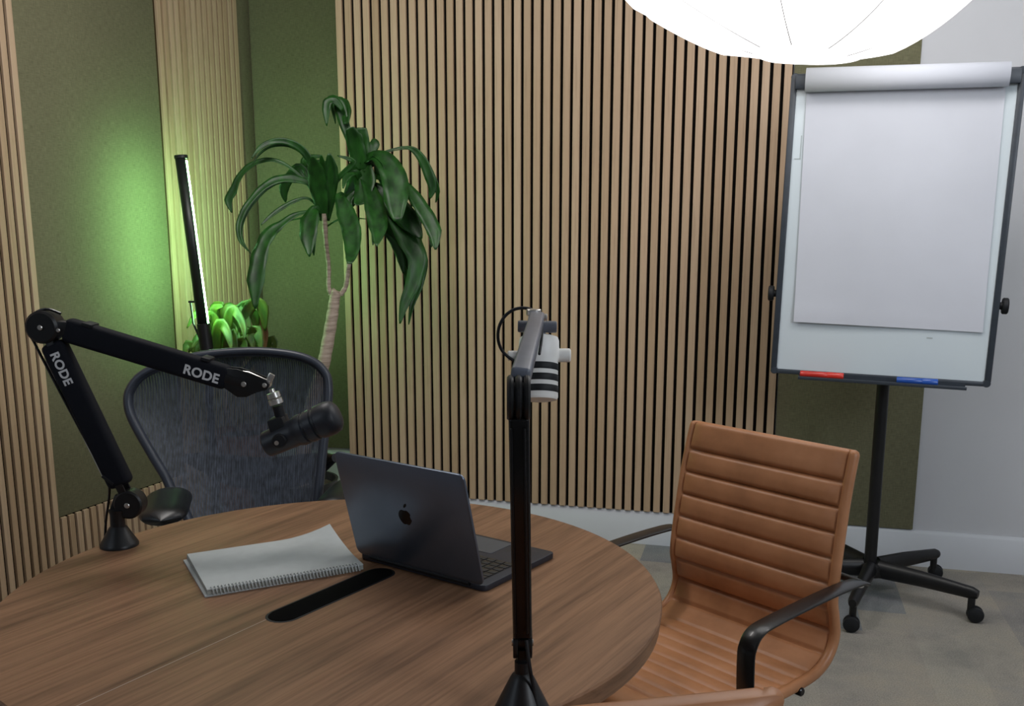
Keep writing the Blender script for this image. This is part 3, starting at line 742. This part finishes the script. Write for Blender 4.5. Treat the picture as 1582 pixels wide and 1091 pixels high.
# ------------------------------------------------------------------ flipchart
BL, BR, TRc, TL = V((.9003, 3.30, .8155)), V((1.563, 3.07, .802)), V((1.552, 3.07, 1.793)), V((.9123, 3.30, 1.805))
bx = ((BR-BL)+(TRc-TL)).normalized(); bz = ((TL-BL)+(TRc-BR)).normalized(); bz = (bz-bx*bz.dot(bx)).normalized(); by = bz.cross(bx)   # by points away from the viewer
BC = (BL+BR+TRc+TL)/4; BW = ((BR-BL).length+(TRc-TL).length)/2; BH = ((TL-BL).length+(TRc-BR).length)/2
def BP(x, y, z): return BC+bx*x+by*y+bz*z
BX = Matrix((bx, by, bz)).transposed().to_4x4(); BX.translation = BC
t = thing('flipchart', 'white flipchart easel on a black five-star rolling base by the wall', 'flipchart', (1.31, 3.33, 0))
q = MB(); XF = BX @ Matrix(((1,0,0,0), (0,0,-1,0), (0,1,0,0), (0,0,0,1)))
q.prism(rrect(BW-.03, BH-.03, .004), -.004, .004, XF); q.build('whiteboard', 'board', t, True)
q = MB(); fw = .020
for sx in (-1, 1): q.box((sx*(BW/2-fw/2), 0, 0), (fw, .022, BH-.03), bevel=.004)
for sz in (-1, 1): q.box((0, 0, sz*(BH/2-fw/2)), (BW-.03, .022, fw*.8), bevel=.004)
for sx in (-1, 1):
    for sz in (-1, 1): q.cyl((sx*(BW/2-.0125), -.0112, sz*(BH/2-.0125)), (sx*(BW/2-.0125), .0112, sz*(BH/2-.0125)), .0125, 20, .002)
bmesh.ops.transform(q.bm, matrix=BX, verts=q.bm.verts); q.build('board_frame', 'frame', t, True)
q = MB(); q.box((0, -.018, BH/2-.030), (BW-.03, .022, .044), bevel=.004); bmesh.ops.transform(q.bm, matrix=BX, verts=q.bm.verts); q.build('clamp_bar', 'frame', t, True)
q = MB(); q.box((.01, -.036, -BH/2-.004), (BW-.17, .055, .004), bevel=.001); q.box((.01, -.062, -BH/2+.000), (BW-.17, .004, .010), bevel=.001); q.box((.01, -.012, -BH/2+.000), (BW-.17, .004, .016)); bmesh.ops.transform(q.bm, matrix=BX, verts=q.bm.verts); q.build('pen_tray', 'frame', t, True)
for sx in (-1, 1):
    q = MB(); zk = -.250-(.012 if sx > 0 else 0)
    q.cyl((sx*(BW/2-.002), .008, zk+.03), (sx*(BW/2+.010), .008, zk+.03), .012, 20); q.cyl((sx*(BW/2+.008), .008, zk+.03), (sx*(BW/2+.026), .008, zk+.03), .026, 28, .003)
    bmesh.ops.transform(q.bm, matrix=BX, verts=q.bm.verts); q.build('side_knob', 'black_matte', t, True)
PX, PY = 1.285, 3.285
q = MB(); q.tube([(PX, PY, .10), (PX, PY, 1.25)], .021, 20); q.obox((PX-.012, PY-.005, 1.25), BP(0.03, .02, 0), (1, 0, 0), .05, .05, .008); q.box((PX-.005, PY-.002, .86), (.05, .05, .05), bevel=.006); q.build('pole', 'black', t, True)
rel = V((-.015, -.03, 0))
star_base(t, rel, .36, 0, .112, .027, .036, ('base_leg', 'caster'), 'black', [math.radians(a) for a in (29, -41, -119, -186, -258)], .05)

q = MB()
q.box((-BW/2+.046, -.0045, .262), (.003, .0006, .075)); q.box((-BW/2+.038, -.0045, .225), (.020, .0006, .003)); bmesh.ops.transform(q.bm, matrix=BX, verts=q.bm.verts); q.build('pen_mark', 'smudge', t, True)
q = MB(); q.box((.15, -.0045, -BH/2+.150), (.018, .0006, .004)); bmesh.ops.transform(q.bm, matrix=BX, verts=q.bm.verts); q.build('pen_mark', 'smudge', t, True)
# paper pad clamped on the board
t = thing('paper_pad', 'blank white flipchart paper pad hanging on the board, rolled over its top', 'paper')
PW = .585
rows = []; n = 24
for i in range(n+1):
    f = i/n; z = BH/2-.060-f*(BH-.243)
    row = []
    for j in range(17):
        u = j/16; x = -BW/2+.052+u*PW-.006*f*0+.013*f
        y = -.0085-.002*f+.003*math.sin(u*5+f*4)*f-.004*math.exp(-((f-.97)/.04)**2)*(1-u)
        row.append(BP(x, y-.002, z+.006*u*f*-1))
    rows.append(row)
q = MB(); q.grid(rows); q.build('sheet', 'paper', t, True)
q = MB(); pr_ = []
for k in range(22):
    a = math.radians(-100+k*13.5)
    pr_.append((-.038-.034*math.sin(a) if 0 else -.040+.030*math.cos(a)*-1*.75, .034*math.sin(a)))
x0, x1 = -BW/2+.048, -BW/2+.048+PW+.008
r_o = [BP(x0, -.036+.026*math.cos(math.radians(a)), BH/2-.026+.036*math.sin(math.radians(a))) for a in range(0, 360, 15)]
r_1 = [BP(x1, -.036+.026*math.cos(math.radians(a)), BH/2-.026+.035*math.sin(math.radians(a))) for a in range(0, 360, 15)]
m = len(r_o); q._add(r_o+r_1, [(k, (k+1) % m, m+(k+1) % m, m+k) for k in range(m)], True); q.build('rolled_sheets', 'paper', t, True, solid=.003)

def marker(label, mat, xa, xb):
    t = thing('marker_pen', label, 'marker', BP((xa+xb)/2, -.045, -BH/2+.004), 0, None)
    a, b = BP(xa, -.046, -BH/2+.0108), BP(xb, -.046, -BH/2+.0108); d = (b-a).normalized(); L = (b-a).length
    q = MB(); q.lathe([(.0095, 0), (.0115, .003), (.0115, L*.62), (.0105, L*.63)], a, d, 20); q.build('barrel', mat, t, True)
    q = MB(); q.lathe([(.0118, L*.625), (.0122, L*.64), (.0120, L*.98), (.0105, L)], a, d, 20); q.build('cap', mat, t, True)
marker('red marker pen lying on the flipchart tray', 'marker_red', -.245, -.105)
marker('blue marker pen lying on the flipchart tray', 'marker_blue', .060, .185)

# ------------------------------------------------------------------ plants
def leaf_mesh(q, pts, twist=0, fold=.25):
    P = [V(p[:3]) for p in pts]; W_ = [p[3] for p in pts]
    k = 4; C_ = catmull(P, k); n = len(C_); rows = []
    prev = None
    for i, p in enumerate(C_):
        f = i/k; a = int(min(f, len(W_)-2)); w_ = W_[a]+(W_[a+1]-W_[a])*(f-a)
        d = (C_[min(i+1, n-1)]-C_[max(i-1, 0)]).normalized()
        view = V((0, -1, .25)); s = d.cross(view)
        s = s.normalized() if s.length > .05 else V((1, 0, 0))
        ang = twist*math.sin(1+i/n*2.5)
        s = Quaternion(d, ang) @ s
        if prev is not None and s.dot(prev) < 0: s = -s
        prev = s; nrm = d.cross(s).normalized()
        if nrm.y > 0: nrm = -nrm
        h = .53*w_/max(.6, math.cos(ang))
        wav = .06*w_*math.sin(i*1.3)
        rows.append([p-s*h+nrm*wav, p-s*h*.5-nrm*h*fold*.5, p-nrm*h*fold, p+s*h*.5-nrm*h*fold*.5, p+s*h-nrm*wav])
    q.grid(rows)
rnd = random.Random(4)
t = thing('dracaena_plant', 'tall dracaena with long drooping dark leaves on a bare cane trunk', 'plant', (-.87, 3.82, 0))
LV = [('A',[[-0.7378,3.82,1.3995,0.0092],[-0.7545,3.8057,1.4777,0.0183],[-0.7668,3.7914,1.546,0.0256],[-0.797,3.7771,1.6005,0.0273],[-0.8496,3.7629,1.6307,0.0236],[-0.9075,3.7486,1.6294,0.0199],[-0.9485,3.7343,1.6054,0.0162],[-0.9771,3.72,1.5665,0.0027]]),('A',[[-0.7378,3.82,1.3995,0.0092],[-0.7704,3.815,1.4606,0.011],[-0.821,3.81,1.5125,0.011],[-0.8716,3.805,1.551,0.0128],[-0.9229,3.8,1.5679,0.0165],[-0.9753,3.795,1.5589,0.0201],[-1.0196,3.79,1.5327,0.0237],[-1.0513,3.785,1.4937,0.0237],[-1.0699,3.78,1.4502,0.031],[-1.0881,3.775,1.4154,0.0309],[-1.0759,3.77,1.3675,0.0036]]),('A',[[-0.7384,3.82,1.3819,0.0092],[-0.7666,3.7978,1.4686,0.0183],[-0.8318,3.7756,1.4952,0.0309],[-0.8886,3.7533,1.4923,0.0326],[-0.937,3.7311,1.4656,0.0288],[-0.977,3.7089,1.4221,0.0232],[-1.0082,3.6867,1.3747,0.0213],[-1.0241,3.6644,1.3192,0.0194],[-1.0145,3.6422,1.2683,0.0158],[-0.9804,3.62,1.2263,0.0026]]),('A',[[-0.7381,3.82,1.3907,0.011],[-0.7818,3.83,1.4787,0.0314],[-0.822,3.84,1.5359,0.0407],[-0.8613,3.85,1.5103,0.0371],[-0.8928,3.86,1.4623,0.0391],[-0.891,3.87,1.4095,0.0056]]),('A',[[-0.7346,3.82,1.3643,0.0074],[-0.7823,3.8,1.4208,0.0092],[-0.8272,3.78,1.4158,0.0146],[-0.8771,3.76,1.3893,0.0181],[-0.9225,3.74,1.3542,0.0144],[-0.9542,3.72,1.3212,0.0027]]),('A',[[-0.7349,3.82,1.3555,0.0074],[-0.7774,3.7887,1.3725,0.011],[-0.8335,3.7575,1.3589,0.0199],[-0.8808,3.7262,1.3239,0.0305],[-0.9141,3.695,1.2937,0.0534],[-0.9345,3.6637,1.2511,0.0512],[-0.9466,3.6325,1.1919,0.0613],[-0.9534,3.6012,1.1164,0.0625],[-0.9519,3.57,1.016,0.0069]]),('A',[[-0.7319,3.82,1.3643,0.011],[-0.7578,3.7825,1.3855,0.031],[-0.7712,3.745,1.3458,0.0704],[-0.7728,3.7075,1.2852,0.0679],[-0.7638,3.67,1.2039,0.0053]]),('A',[[-0.7328,3.82,1.3378,0.0276],[-0.7385,3.79,1.4162,0.0548],[-0.7425,3.76,1.4842,0.067],[-0.7416,3.73,1.5337,0.0539],[-0.7471,3.7,1.572,0.0089]]),('A',[[-0.7265,3.82,1.3378,0.0276],[-0.7151,3.8075,1.4168,0.055],[-0.7014,3.795,1.4859,0.0603],[-0.692,3.7825,1.5369,0.0492],[-0.6949,3.77,1.5873,0.0109]]),('A',[[-0.7229,3.82,1.3643,0.0092],[-0.6927,3.8075,1.4691,0.0147],[-0.6534,3.795,1.5119,0.0183],[-0.6055,3.7825,1.5585,0.0219],[-0.6644,3.77,1.5806,0.0036]]),('A',[[-0.7217,3.82,1.3467,0.0092],[-0.7142,3.8467,1.4444,0.0185],[-0.6762,3.8733,1.5073,0.0224],[-0.6292,3.9,1.5574,0.0056]]),('A',[[-0.7228,3.82,1.3157,0.0055],[-0.6708,3.7867,1.342,0.0073],[-0.6116,3.7533,1.3478,0.0063],[-0.5536,3.72,1.3441,0.0027]]),('A',[[-0.7711,3.82,1.4696,0.0147],[-0.8091,3.8467,1.5582,0.0278],[-0.7867,3.8733,1.5818,0.0243],[-0.7465,3.9,1.5882,0.0056]]),('A',[[-0.7313,3.82,1.329,0.0074],[-0.7611,3.84,1.3646,0.0083],[-0.8294,3.86,1.3488,0.0065],[-0.8891,3.88,1.3382,0.0028]]),('B',[[-0.5845,3.84,1.5231,0.0463],[-0.5958,3.8233,1.6001,0.0645],[-0.6067,3.8067,1.6501,0.0587],[-0.6162,3.79,1.6842,0.0274]]),('B',[[-0.5797,3.84,1.5319,0.0463],[-0.5823,3.84,1.6014,0.0648],[-0.5808,3.84,1.6532,0.0555],[-0.5798,3.84,1.6893,0.037]]),('B',[[-0.5703,3.84,1.5493,0.037],[-0.5533,3.8567,1.6027,0.0465],[-0.5369,3.8733,1.6345,0.0411],[-0.5433,3.89,1.6534,0.0075]]),('B',[[-0.6094,3.84,1.5927,0.0185],[-0.6339,3.85,1.6626,0.0315],[-0.6534,3.86,1.7239,0.0409],[-0.667,3.87,1.7723,0.0466],[-0.6974,3.88,1.7983,0.0374],[-0.7302,3.89,1.7875,0.0056]]),('B',[[-0.6489,3.84,1.7559,0.0148],[-0.6775,3.8325,1.7889,0.0277],[-0.7028,3.825,1.7837,0.0332],[-0.7086,3.8175,1.7532,0.0313],[-0.7076,3.81,1.6929,0.0037]]),('B',[[-0.6372,3.84,1.7046,0.0222],[-0.6456,3.8733,1.7598,0.0373],[-0.6699,3.9067,1.7966,0.032],[-0.7081,3.94,1.8094,0.0076]]),('B',[[-0.5656,3.84,1.558,0.0074],[-0.5112,3.8425,1.593,0.0056],[-0.4574,3.845,1.6105,0.0065],[-0.4127,3.8475,1.6177,0.0083],[-0.3774,3.85,1.605,0.0241],[-0.3468,3.8525,1.5678,0.0334],[-0.321,3.855,1.5067,0.039],[-0.311,3.8575,1.4629,0.0316],[-0.3226,3.86,1.4232,0.0056]]),('B',[[-0.5743,3.84,1.5667,0.0185],[-0.5228,3.796,1.5852,0.0457],[-0.4695,3.752,1.5481,0.0832],[-0.4393,3.708,1.482,0.0929],[-0.4313,3.664,1.4129,0.0847],[-0.4235,3.62,1.3365,0.0262]]),('B',[[-0.531,3.84,1.5057,0.0185],[-0.4553,3.8067,1.4954,0.0275],[-0.3989,3.7733,1.4594,0.04],[-0.3568,3.74,1.4066,0.0505],[-0.3196,3.7067,1.3502,0.0554],[-0.2915,3.6733,1.2945,0.0531],[-0.2854,3.64,1.2309,0.007]]),('B',[[-0.5412,3.84,1.4619,0.037],[-0.4854,3.8186,1.4173,0.0552],[-0.4397,3.7971,1.338,0.0732],[-0.3941,3.7757,1.2588,0.0837],[-0.3646,3.7543,1.1888,0.0687],[-0.3819,3.7329,1.1013,0.0558],[-0.4142,3.7114,1.0229,0.0358],[-0.431,3.69,0.9492,0.0053]]),('B',[[-0.576,3.84,1.5057,0.0278],[-0.5415,3.7775,1.4507,0.051],[-0.5168,3.715,1.3801,0.0752],[-0.4995,3.6525,1.3113,0.0651],[-0.4986,3.59,1.2443,0.0052]]),('B',[[-0.6236,3.84,1.4178,0.0111],[-0.6621,3.78,1.4351,0.0273],[-0.6317,3.72,1.3715,0.0663],[-0.6012,3.66,1.3027,0.0705],[-0.5899,3.6,1.2356,0.0555],[-0.5919,3.54,1.1827,0.0171]]),('B',[[-0.5745,3.84,1.558,0.0555],[-0.5998,3.8467,1.4972,0.089],[-0.6252,3.8533,1.4359,0.065],[-0.637,3.86,1.3829,0.0093]]),('B',[[-0.5748,3.84,1.5493,0.0555],[-0.568,3.8133,1.4869,0.0827],[-0.5791,3.7867,1.425,0.0639],[-0.6005,3.76,1.3982,0.0091]]),('B',[[-0.5499,3.84,1.4707,0.037],[-0.4897,3.82,1.4349,0.0699],[-0.4391,3.8,1.3819,0.0879],[-0.3888,3.78,1.3291,0.0765],[-0.3477,3.76,1.2696,0.0072]]),('B',[[-0.5356,3.84,1.3293,0.0074],[-0.4951,3.835,1.2866,0.0111],[-0.4591,3.83,1.2447,0.0295],[-0.4352,3.825,1.1865,0.0313],[-0.4266,3.82,1.1327,0.0055]]),('B',[[-0.5842,3.84,1.5319,0.0278],[-0.5405,3.855,1.5677,0.0557],[-0.5026,3.87,1.5425,0.0746],[-0.4835,3.885,1.4727,0.0655],[-0.5008,3.9,1.4018,0.0075]]),('B',[[-0.5514,3.84,1.4179,0.0278],[-0.5004,3.855,1.3651,0.0557],[-0.4495,3.87,1.2757,0.0653],[-0.4161,3.885,1.1847,0.0468],[-0.4289,3.9,1.0921,0.0056]]),('B',[[-0.5855,3.84,1.4882,0.0185],[-0.6017,3.8067,1.5212,0.0312],[-0.6323,3.7733,1.5021,0.0273],[-0.6412,3.74,1.4577,0.0054]]),('B',[[-0.5506,3.84,1.4443,0.0148],[-0.602,3.8233,1.448,0.0276],[-0.6316,3.8067,1.4168,0.0312],[-0.6171,3.79,1.364,0.0055]])]
for crown in ('A', 'B'):
    q = MB()
    for c_, pts in LV:
        if c_ == crown:
            leaf_mesh(q, pts, rnd.uniform(-.4, .4), .2)
            if len(pts) >= 5 and crown == 'B' or rnd.random() < .35:      # narrower leaf growing beside it
                dx, dz, dy = rnd.uniform(-.035, .035), rnd.uniform(-.03, .02), rnd.uniform(.02, .09); n_ = len(pts)
                leaf_mesh(q, [[p[0]+dx*i/n_, p[1]+dy*i/n_+.01, p[2]+dz*i/n_, p[3]*.55] for i, p in enumerate(pts)], rnd.uniform(-.8, .8), .3)
    q.build('foliage', 'leaf', t, True, solid=.0012, sharp=80)
tr = [[-0.853,3.82,0.4078,0.0322],[-0.8026,3.82,0.6226,0.0296],[-0.7553,3.82,0.7755,0.0257],[-0.7183,3.82,0.9441,0.0238],[-0.6994,3.82,1.0491,0.0206],[-0.6937,3.82,1.0669,0.0154]]
P = [V(p[:3]) for p in tr]; full = [V((-.87, 3.82, .27))]+P
q = MB(); CC = catmull(full, 8); rs = []
RR = [.032]+[p[3] for p in tr]
for i in range(len(CC)):
    f = i/8; a = int(min(f, len(RR)-2)); r = RR[a]+(RR[a+1]-RR[a])*(f-a); rs.append(r*(1+.05*math.sin(i*2.1)))
q.tube(CC, rs, 16); q.build('trunk', 'bark', t, True)
for st in ([[-0.7146,3.82,1.0516,0.0103],[-0.7238,3.82,1.0821,0.009],[-0.721,3.82,1.163,0.0084],[-0.728,3.82,1.2532,0.009],[-0.7316,3.82,1.3649,0.0116]], [[-0.6806,3.83,1.051,0.0103],[-0.6591,3.83,1.0816,0.0097],[-0.6469,3.83,1.145,0.009],[-0.637,3.83,1.2156,0.0084],[-0.6306,3.83,1.2607,0.0064]]):
    q = MB(); CC = catmull([p[:3] for p in st], 6); rs = []
    for i in range(len(CC)):
        f = i/6; a = int(min(f, len(st)-2)); rs.append((st[a][3]+(st[a+1][3]-st[a][3])*(f-a))*(1+.10*math.sin(i*1.9)))
    q.tube(CC, rs, 12); q.build('stem', 'bark', t, True)
q = MB(); q.lathe([(.11, 0), (.12, .005), (.15, .28), (.155, .30), (.145, .30), (.138, .27), (.01, .265)], (-.87, 3.82, 0), seg=40); pot = q.build('pot', 'pot', t, True)
q = MB(); q.lathe([(.136, .262), (.134, .272), (.01, .276)], (-.87, 3.82, 0), seg=32); q.build('soil', 'soil', pot, True)

t = thing('leafy_plant', 'bushy yellow green plant behind the mesh chair beside the light tube', 'plant', (-1.20, 4.22, 0))
q = MB()
L2 = [[[-1.2269,4.05,0.7486,0.0164],[-1.2347,4.0167,0.9168,0.0382],[-1.257,3.9833,0.9602,0.0382],[-1.2957,3.95,0.8965,0.0055]],[[-1.2131,4.05,0.7486,0.0164],[-1.2278,4.0333,0.888,0.0382],[-1.2448,4.0167,0.9762,0.0437],[-1.1985,4.0,0.9937,0.0082]],[[-1.2131,4.05,0.7486,0.0164],[-1.1897,4.02,0.9166,0.0437],[-1.1561,3.99,0.9785,0.0491],[-1.1106,3.96,0.9225,0.0382],[-1.0976,3.93,0.8589,0.0055]],[[-1.2131,4.05,0.7486,0.0164],[-1.1638,4.055,0.9269,0.0437],[-1.1267,4.06,0.9837,0.06],[-1.0907,4.065,0.967,0.0655],[-1.0858,4.07,0.8706,0.0109]],[[-1.2146,4.05,0.7208,0.0164],[-1.2509,4.01,0.8361,0.0382],[-1.2843,3.97,0.8811,0.0437],[-1.3206,3.93,0.8186,0.0082]],[[-1.2146,4.05,0.7208,0.0164],[-1.2742,4.0333,0.7921,0.0382],[-1.3127,4.0167,0.8352,0.0437],[-1.3269,4.0,0.7827,0.0082]],[[-1.2154,4.05,0.7069,0.0218],[-1.1897,4.0,0.8101,0.0491],[-1.1552,3.95,0.8834,0.0546],[-1.1237,3.9,0.8093,0.0082]],[[-1.2154,4.05,0.7069,0.0218],[-1.1388,4.0167,0.8354,0.0491],[-1.0919,3.9833,0.8879,0.06],[-1.0685,3.95,0.803,0.0082]],[[-1.2154,4.05,0.7069,0.0218],[-1.2366,4.005,0.8231,0.0437],[-1.204,3.96,0.9223,0.0546],[-1.1608,3.915,0.8871,0.0437],[-1.1353,3.87,0.8262,0.0082]],[[-1.2162,4.05,0.693,0.0218],[-1.1285,4.05,0.7902,0.0437],[-1.0709,4.05,0.8453,0.0491],[-1.0685,4.05,0.782,0.0082]],[[-1.2131,4.05,0.7486,0.0218],[-1.2184,4.055,0.9268,0.0491],[-1.1977,4.06,0.9836,0.0546],[-1.1727,4.065,0.9669,0.0327],[-1.1599,4.07,0.9255,0.0055]]]
for pts in L2:
    pts = [[*p[:3], p[3]*.8] for p in pts]; leaf_mesh(q, pts, rnd.uniform(-.5, .5), .3)
    sh = V((rnd.uniform(-.05, .05), rnd.uniform(-.04, .12), rnd.uniform(-.03, .015)))
    leaf_mesh(q, [[p[0]+sh.x, p[1]+sh.y, p[2]+sh.z, p[3]] for p in pts], rnd.uniform(-.6, .6), .2)
q.build('foliage', 'leaf_yellow', t, True, solid=.001, sharp=80)
q = MB(); leaf_mesh(q, [[-1.083,4.1,0.9751,0.0221],[-1.069,4.1,0.9228,0.0414],[-1.0662,4.1,0.8674,0.047],[-1.075,4.1,0.7979,0.0387]], .3, .2); q.build('withered_leaf', 'leaf_dry', t, True, solid=.001)
q = MB(); q.tube(catmull([(-1.20, 4.22, .40)]+[p[:3] for p in [[-1.2293,4.05,0.3534,0.012],[-1.2254,4.05,0.5245,0.012],[-1.2154,4.05,0.7069,0.012]]][1:]), .010, 10); q.build('stem', 'bark', t, True)
q = MB(); q.lathe([(.10, 0), (.11, .005), (.14, .40), (.145, .42), (.135, .42), (.13, .39), (.01, .388)], (-1.20, 4.22, 0), seg=40); pot = q.build('pot', 'pot_clay', t, True)
q = MB(); q.lathe([(.128, .385), (.126, .394), (.01, .398)], (-1.20, 4.22, 0), seg=32); q.build('soil', 'soil', pot, True)

# ------------------------------------------------------------------ green light tube on a stand
t = thing('light_tube', 'black LED tube light glowing green, leaning on a stand behind the mesh chair', 'light', (-1.246, 3.90, 0))
a, b = V((-1.2520, 3.90, .918)), V((-1.3010, 3.90, 1.582)); d = (b-a).normalized(); R_ = .0225
ux = V((1, 0, 0)); ux = (ux-d*ux.dot(d)).normalized(); uy = d.cross(ux)
if uy.y < 0: uy = -uy
rot0 = math.radians(62)          # direction of the glowing half, measured from +x towards the back wall
def arc(q, r, a0, a1, s0, s1, n=14, inner=0):
    rows = []
    for k in range(n+1):
        th = a0+(a1-a0)*k/n; off = (ux*math.cos(th)+uy*math.sin(th))*r
        rows.append([a+d*s0+off, a+d*s1+off])
    q.grid(rows)
Lg = (b-a).length
q = MB(); arc(q, R_, math.radians(193), math.radians(331), 0, Lg); q.build('housing', 'tube_black', t, True, solid=.002)
q = MB(); arc(q, R_*.96, math.radians(-31), math.radians(195), .012, Lg-.012, 20); q.build('glowing_diffuser', 'tube_glow', t, True, solid=.001)
q = MB(); q.cyl(b-d*.004, b+d*.010, R_+.0035, 28, .002); q.build('end_cap', 'tube_black', t, True)
q = MB(); q.cyl(a-d*.005, a+d*.010, R_+.001, 28, .002); q.build('end_cap', 'tube_black', t, True)
q = MB(); q.cyl(a-d*.10, a+d*.012, R_+.004, 28, .002); q.tube([(-1.246, 3.90, .83), (-1.246, 3.90, .02)], .014, 16); q.build('stand_pole', 'black', t, True)
q = MB(); q.lathe([(.095, 0), (.095, .010), (.09, .014), (.02, .02), (.014, .03)], (-1.246, 3.90, 0), seg=40); q.build('stand_base', 'black', t, True)
q = MB(); q.tube([(-1.300, 3.90, 1.02), (-1.294, 3.90, .93), (-1.268, 3.90, .86)], .0045, 8); q.obox((-1.306, 3.90, 1.018), (-1.280, 3.90, 1.018), (0, 1, 0), .02, .008, .001); q.build('handle', 'black', t, True)

# ------------------------------------------------------------------ hanging lantern
t = thing('pendant_lantern', 'large glowing white paper lantern hanging over the flipchart corner', 'lamp', (.675, 2.38, 1.690))
q = MB(); NG = 8; SEG = 16; rows = []
def lz(r, ph):
    c = .5+.5*math.cos(ph)
    zl = .141*(r/.365)**1.22; zr = .141*(r/.365)**2.25
    return zl*(1-c)+zr*c
ph0 = .35
def gore(ph): x = ((ph-ph0)/(2*PI)*NG) % 1; return 4*x*(1-x)
def lantern_pt(u, ph):
    g = gore(ph)*min(1, (u/.5)**2)
    if u <= 1:
        r = .43*u; z = lz(min(r, .40), ph)+(max(0, r-.40)*2.2)
        r2 = r+.012*g*u; z -= .022*g*math.sin(min(1, u)*PI*.9)
        return V((r2*math.cos(ph), r2*math.sin(ph), z))
    v = u-1; zb = lz(.40, ph)+.066; H_ = .56-zb
    r = .43+.03*math.sin(v*PI)*(1-v) ; r = (.43*(1-v**2.4)+.04*v+.04*math.sin(PI*v))+.008*g
    return V((r*math.cos(ph), r*math.sin(ph), zb+H_*v))
for i in range(37):
    u = .001+i/36*1.999
    rows.append([lantern_pt(u, 2*PI*k/(NG*SEG)) for k in range(NG*SEG+1)])
q.grid(rows); bmesh.ops.remove_doubles(q.bm, verts=q.bm.verts, dist=1e-5); q.build('paper_shade', 'lamp_paper', t, sharp=180)
q = MB()
for k in range(NG):
    ph = ph0+2*PI*k/NG; q.tube([lantern_pt(u_/20, ph)+(lantern_pt(u_/20, ph)-V((0, 0, .28))).normalized()*.0012 for u_ in range(5, 40)], .0013, 5)
q.build('rib_wires', 'lamp_wire', t)
q = MB(); q.cyl((0, 0, .555), (0, 0, .60), .035, 20, .004); q.tube([(0, 0, .59), (0, 0, HC-1.690-.02)], .003, 8); q.cyl((0, 0, HC-1.69-.025), (0, 0, HC-1.69), .05, 24, .004); q.build('cord', 'black_matte', t)
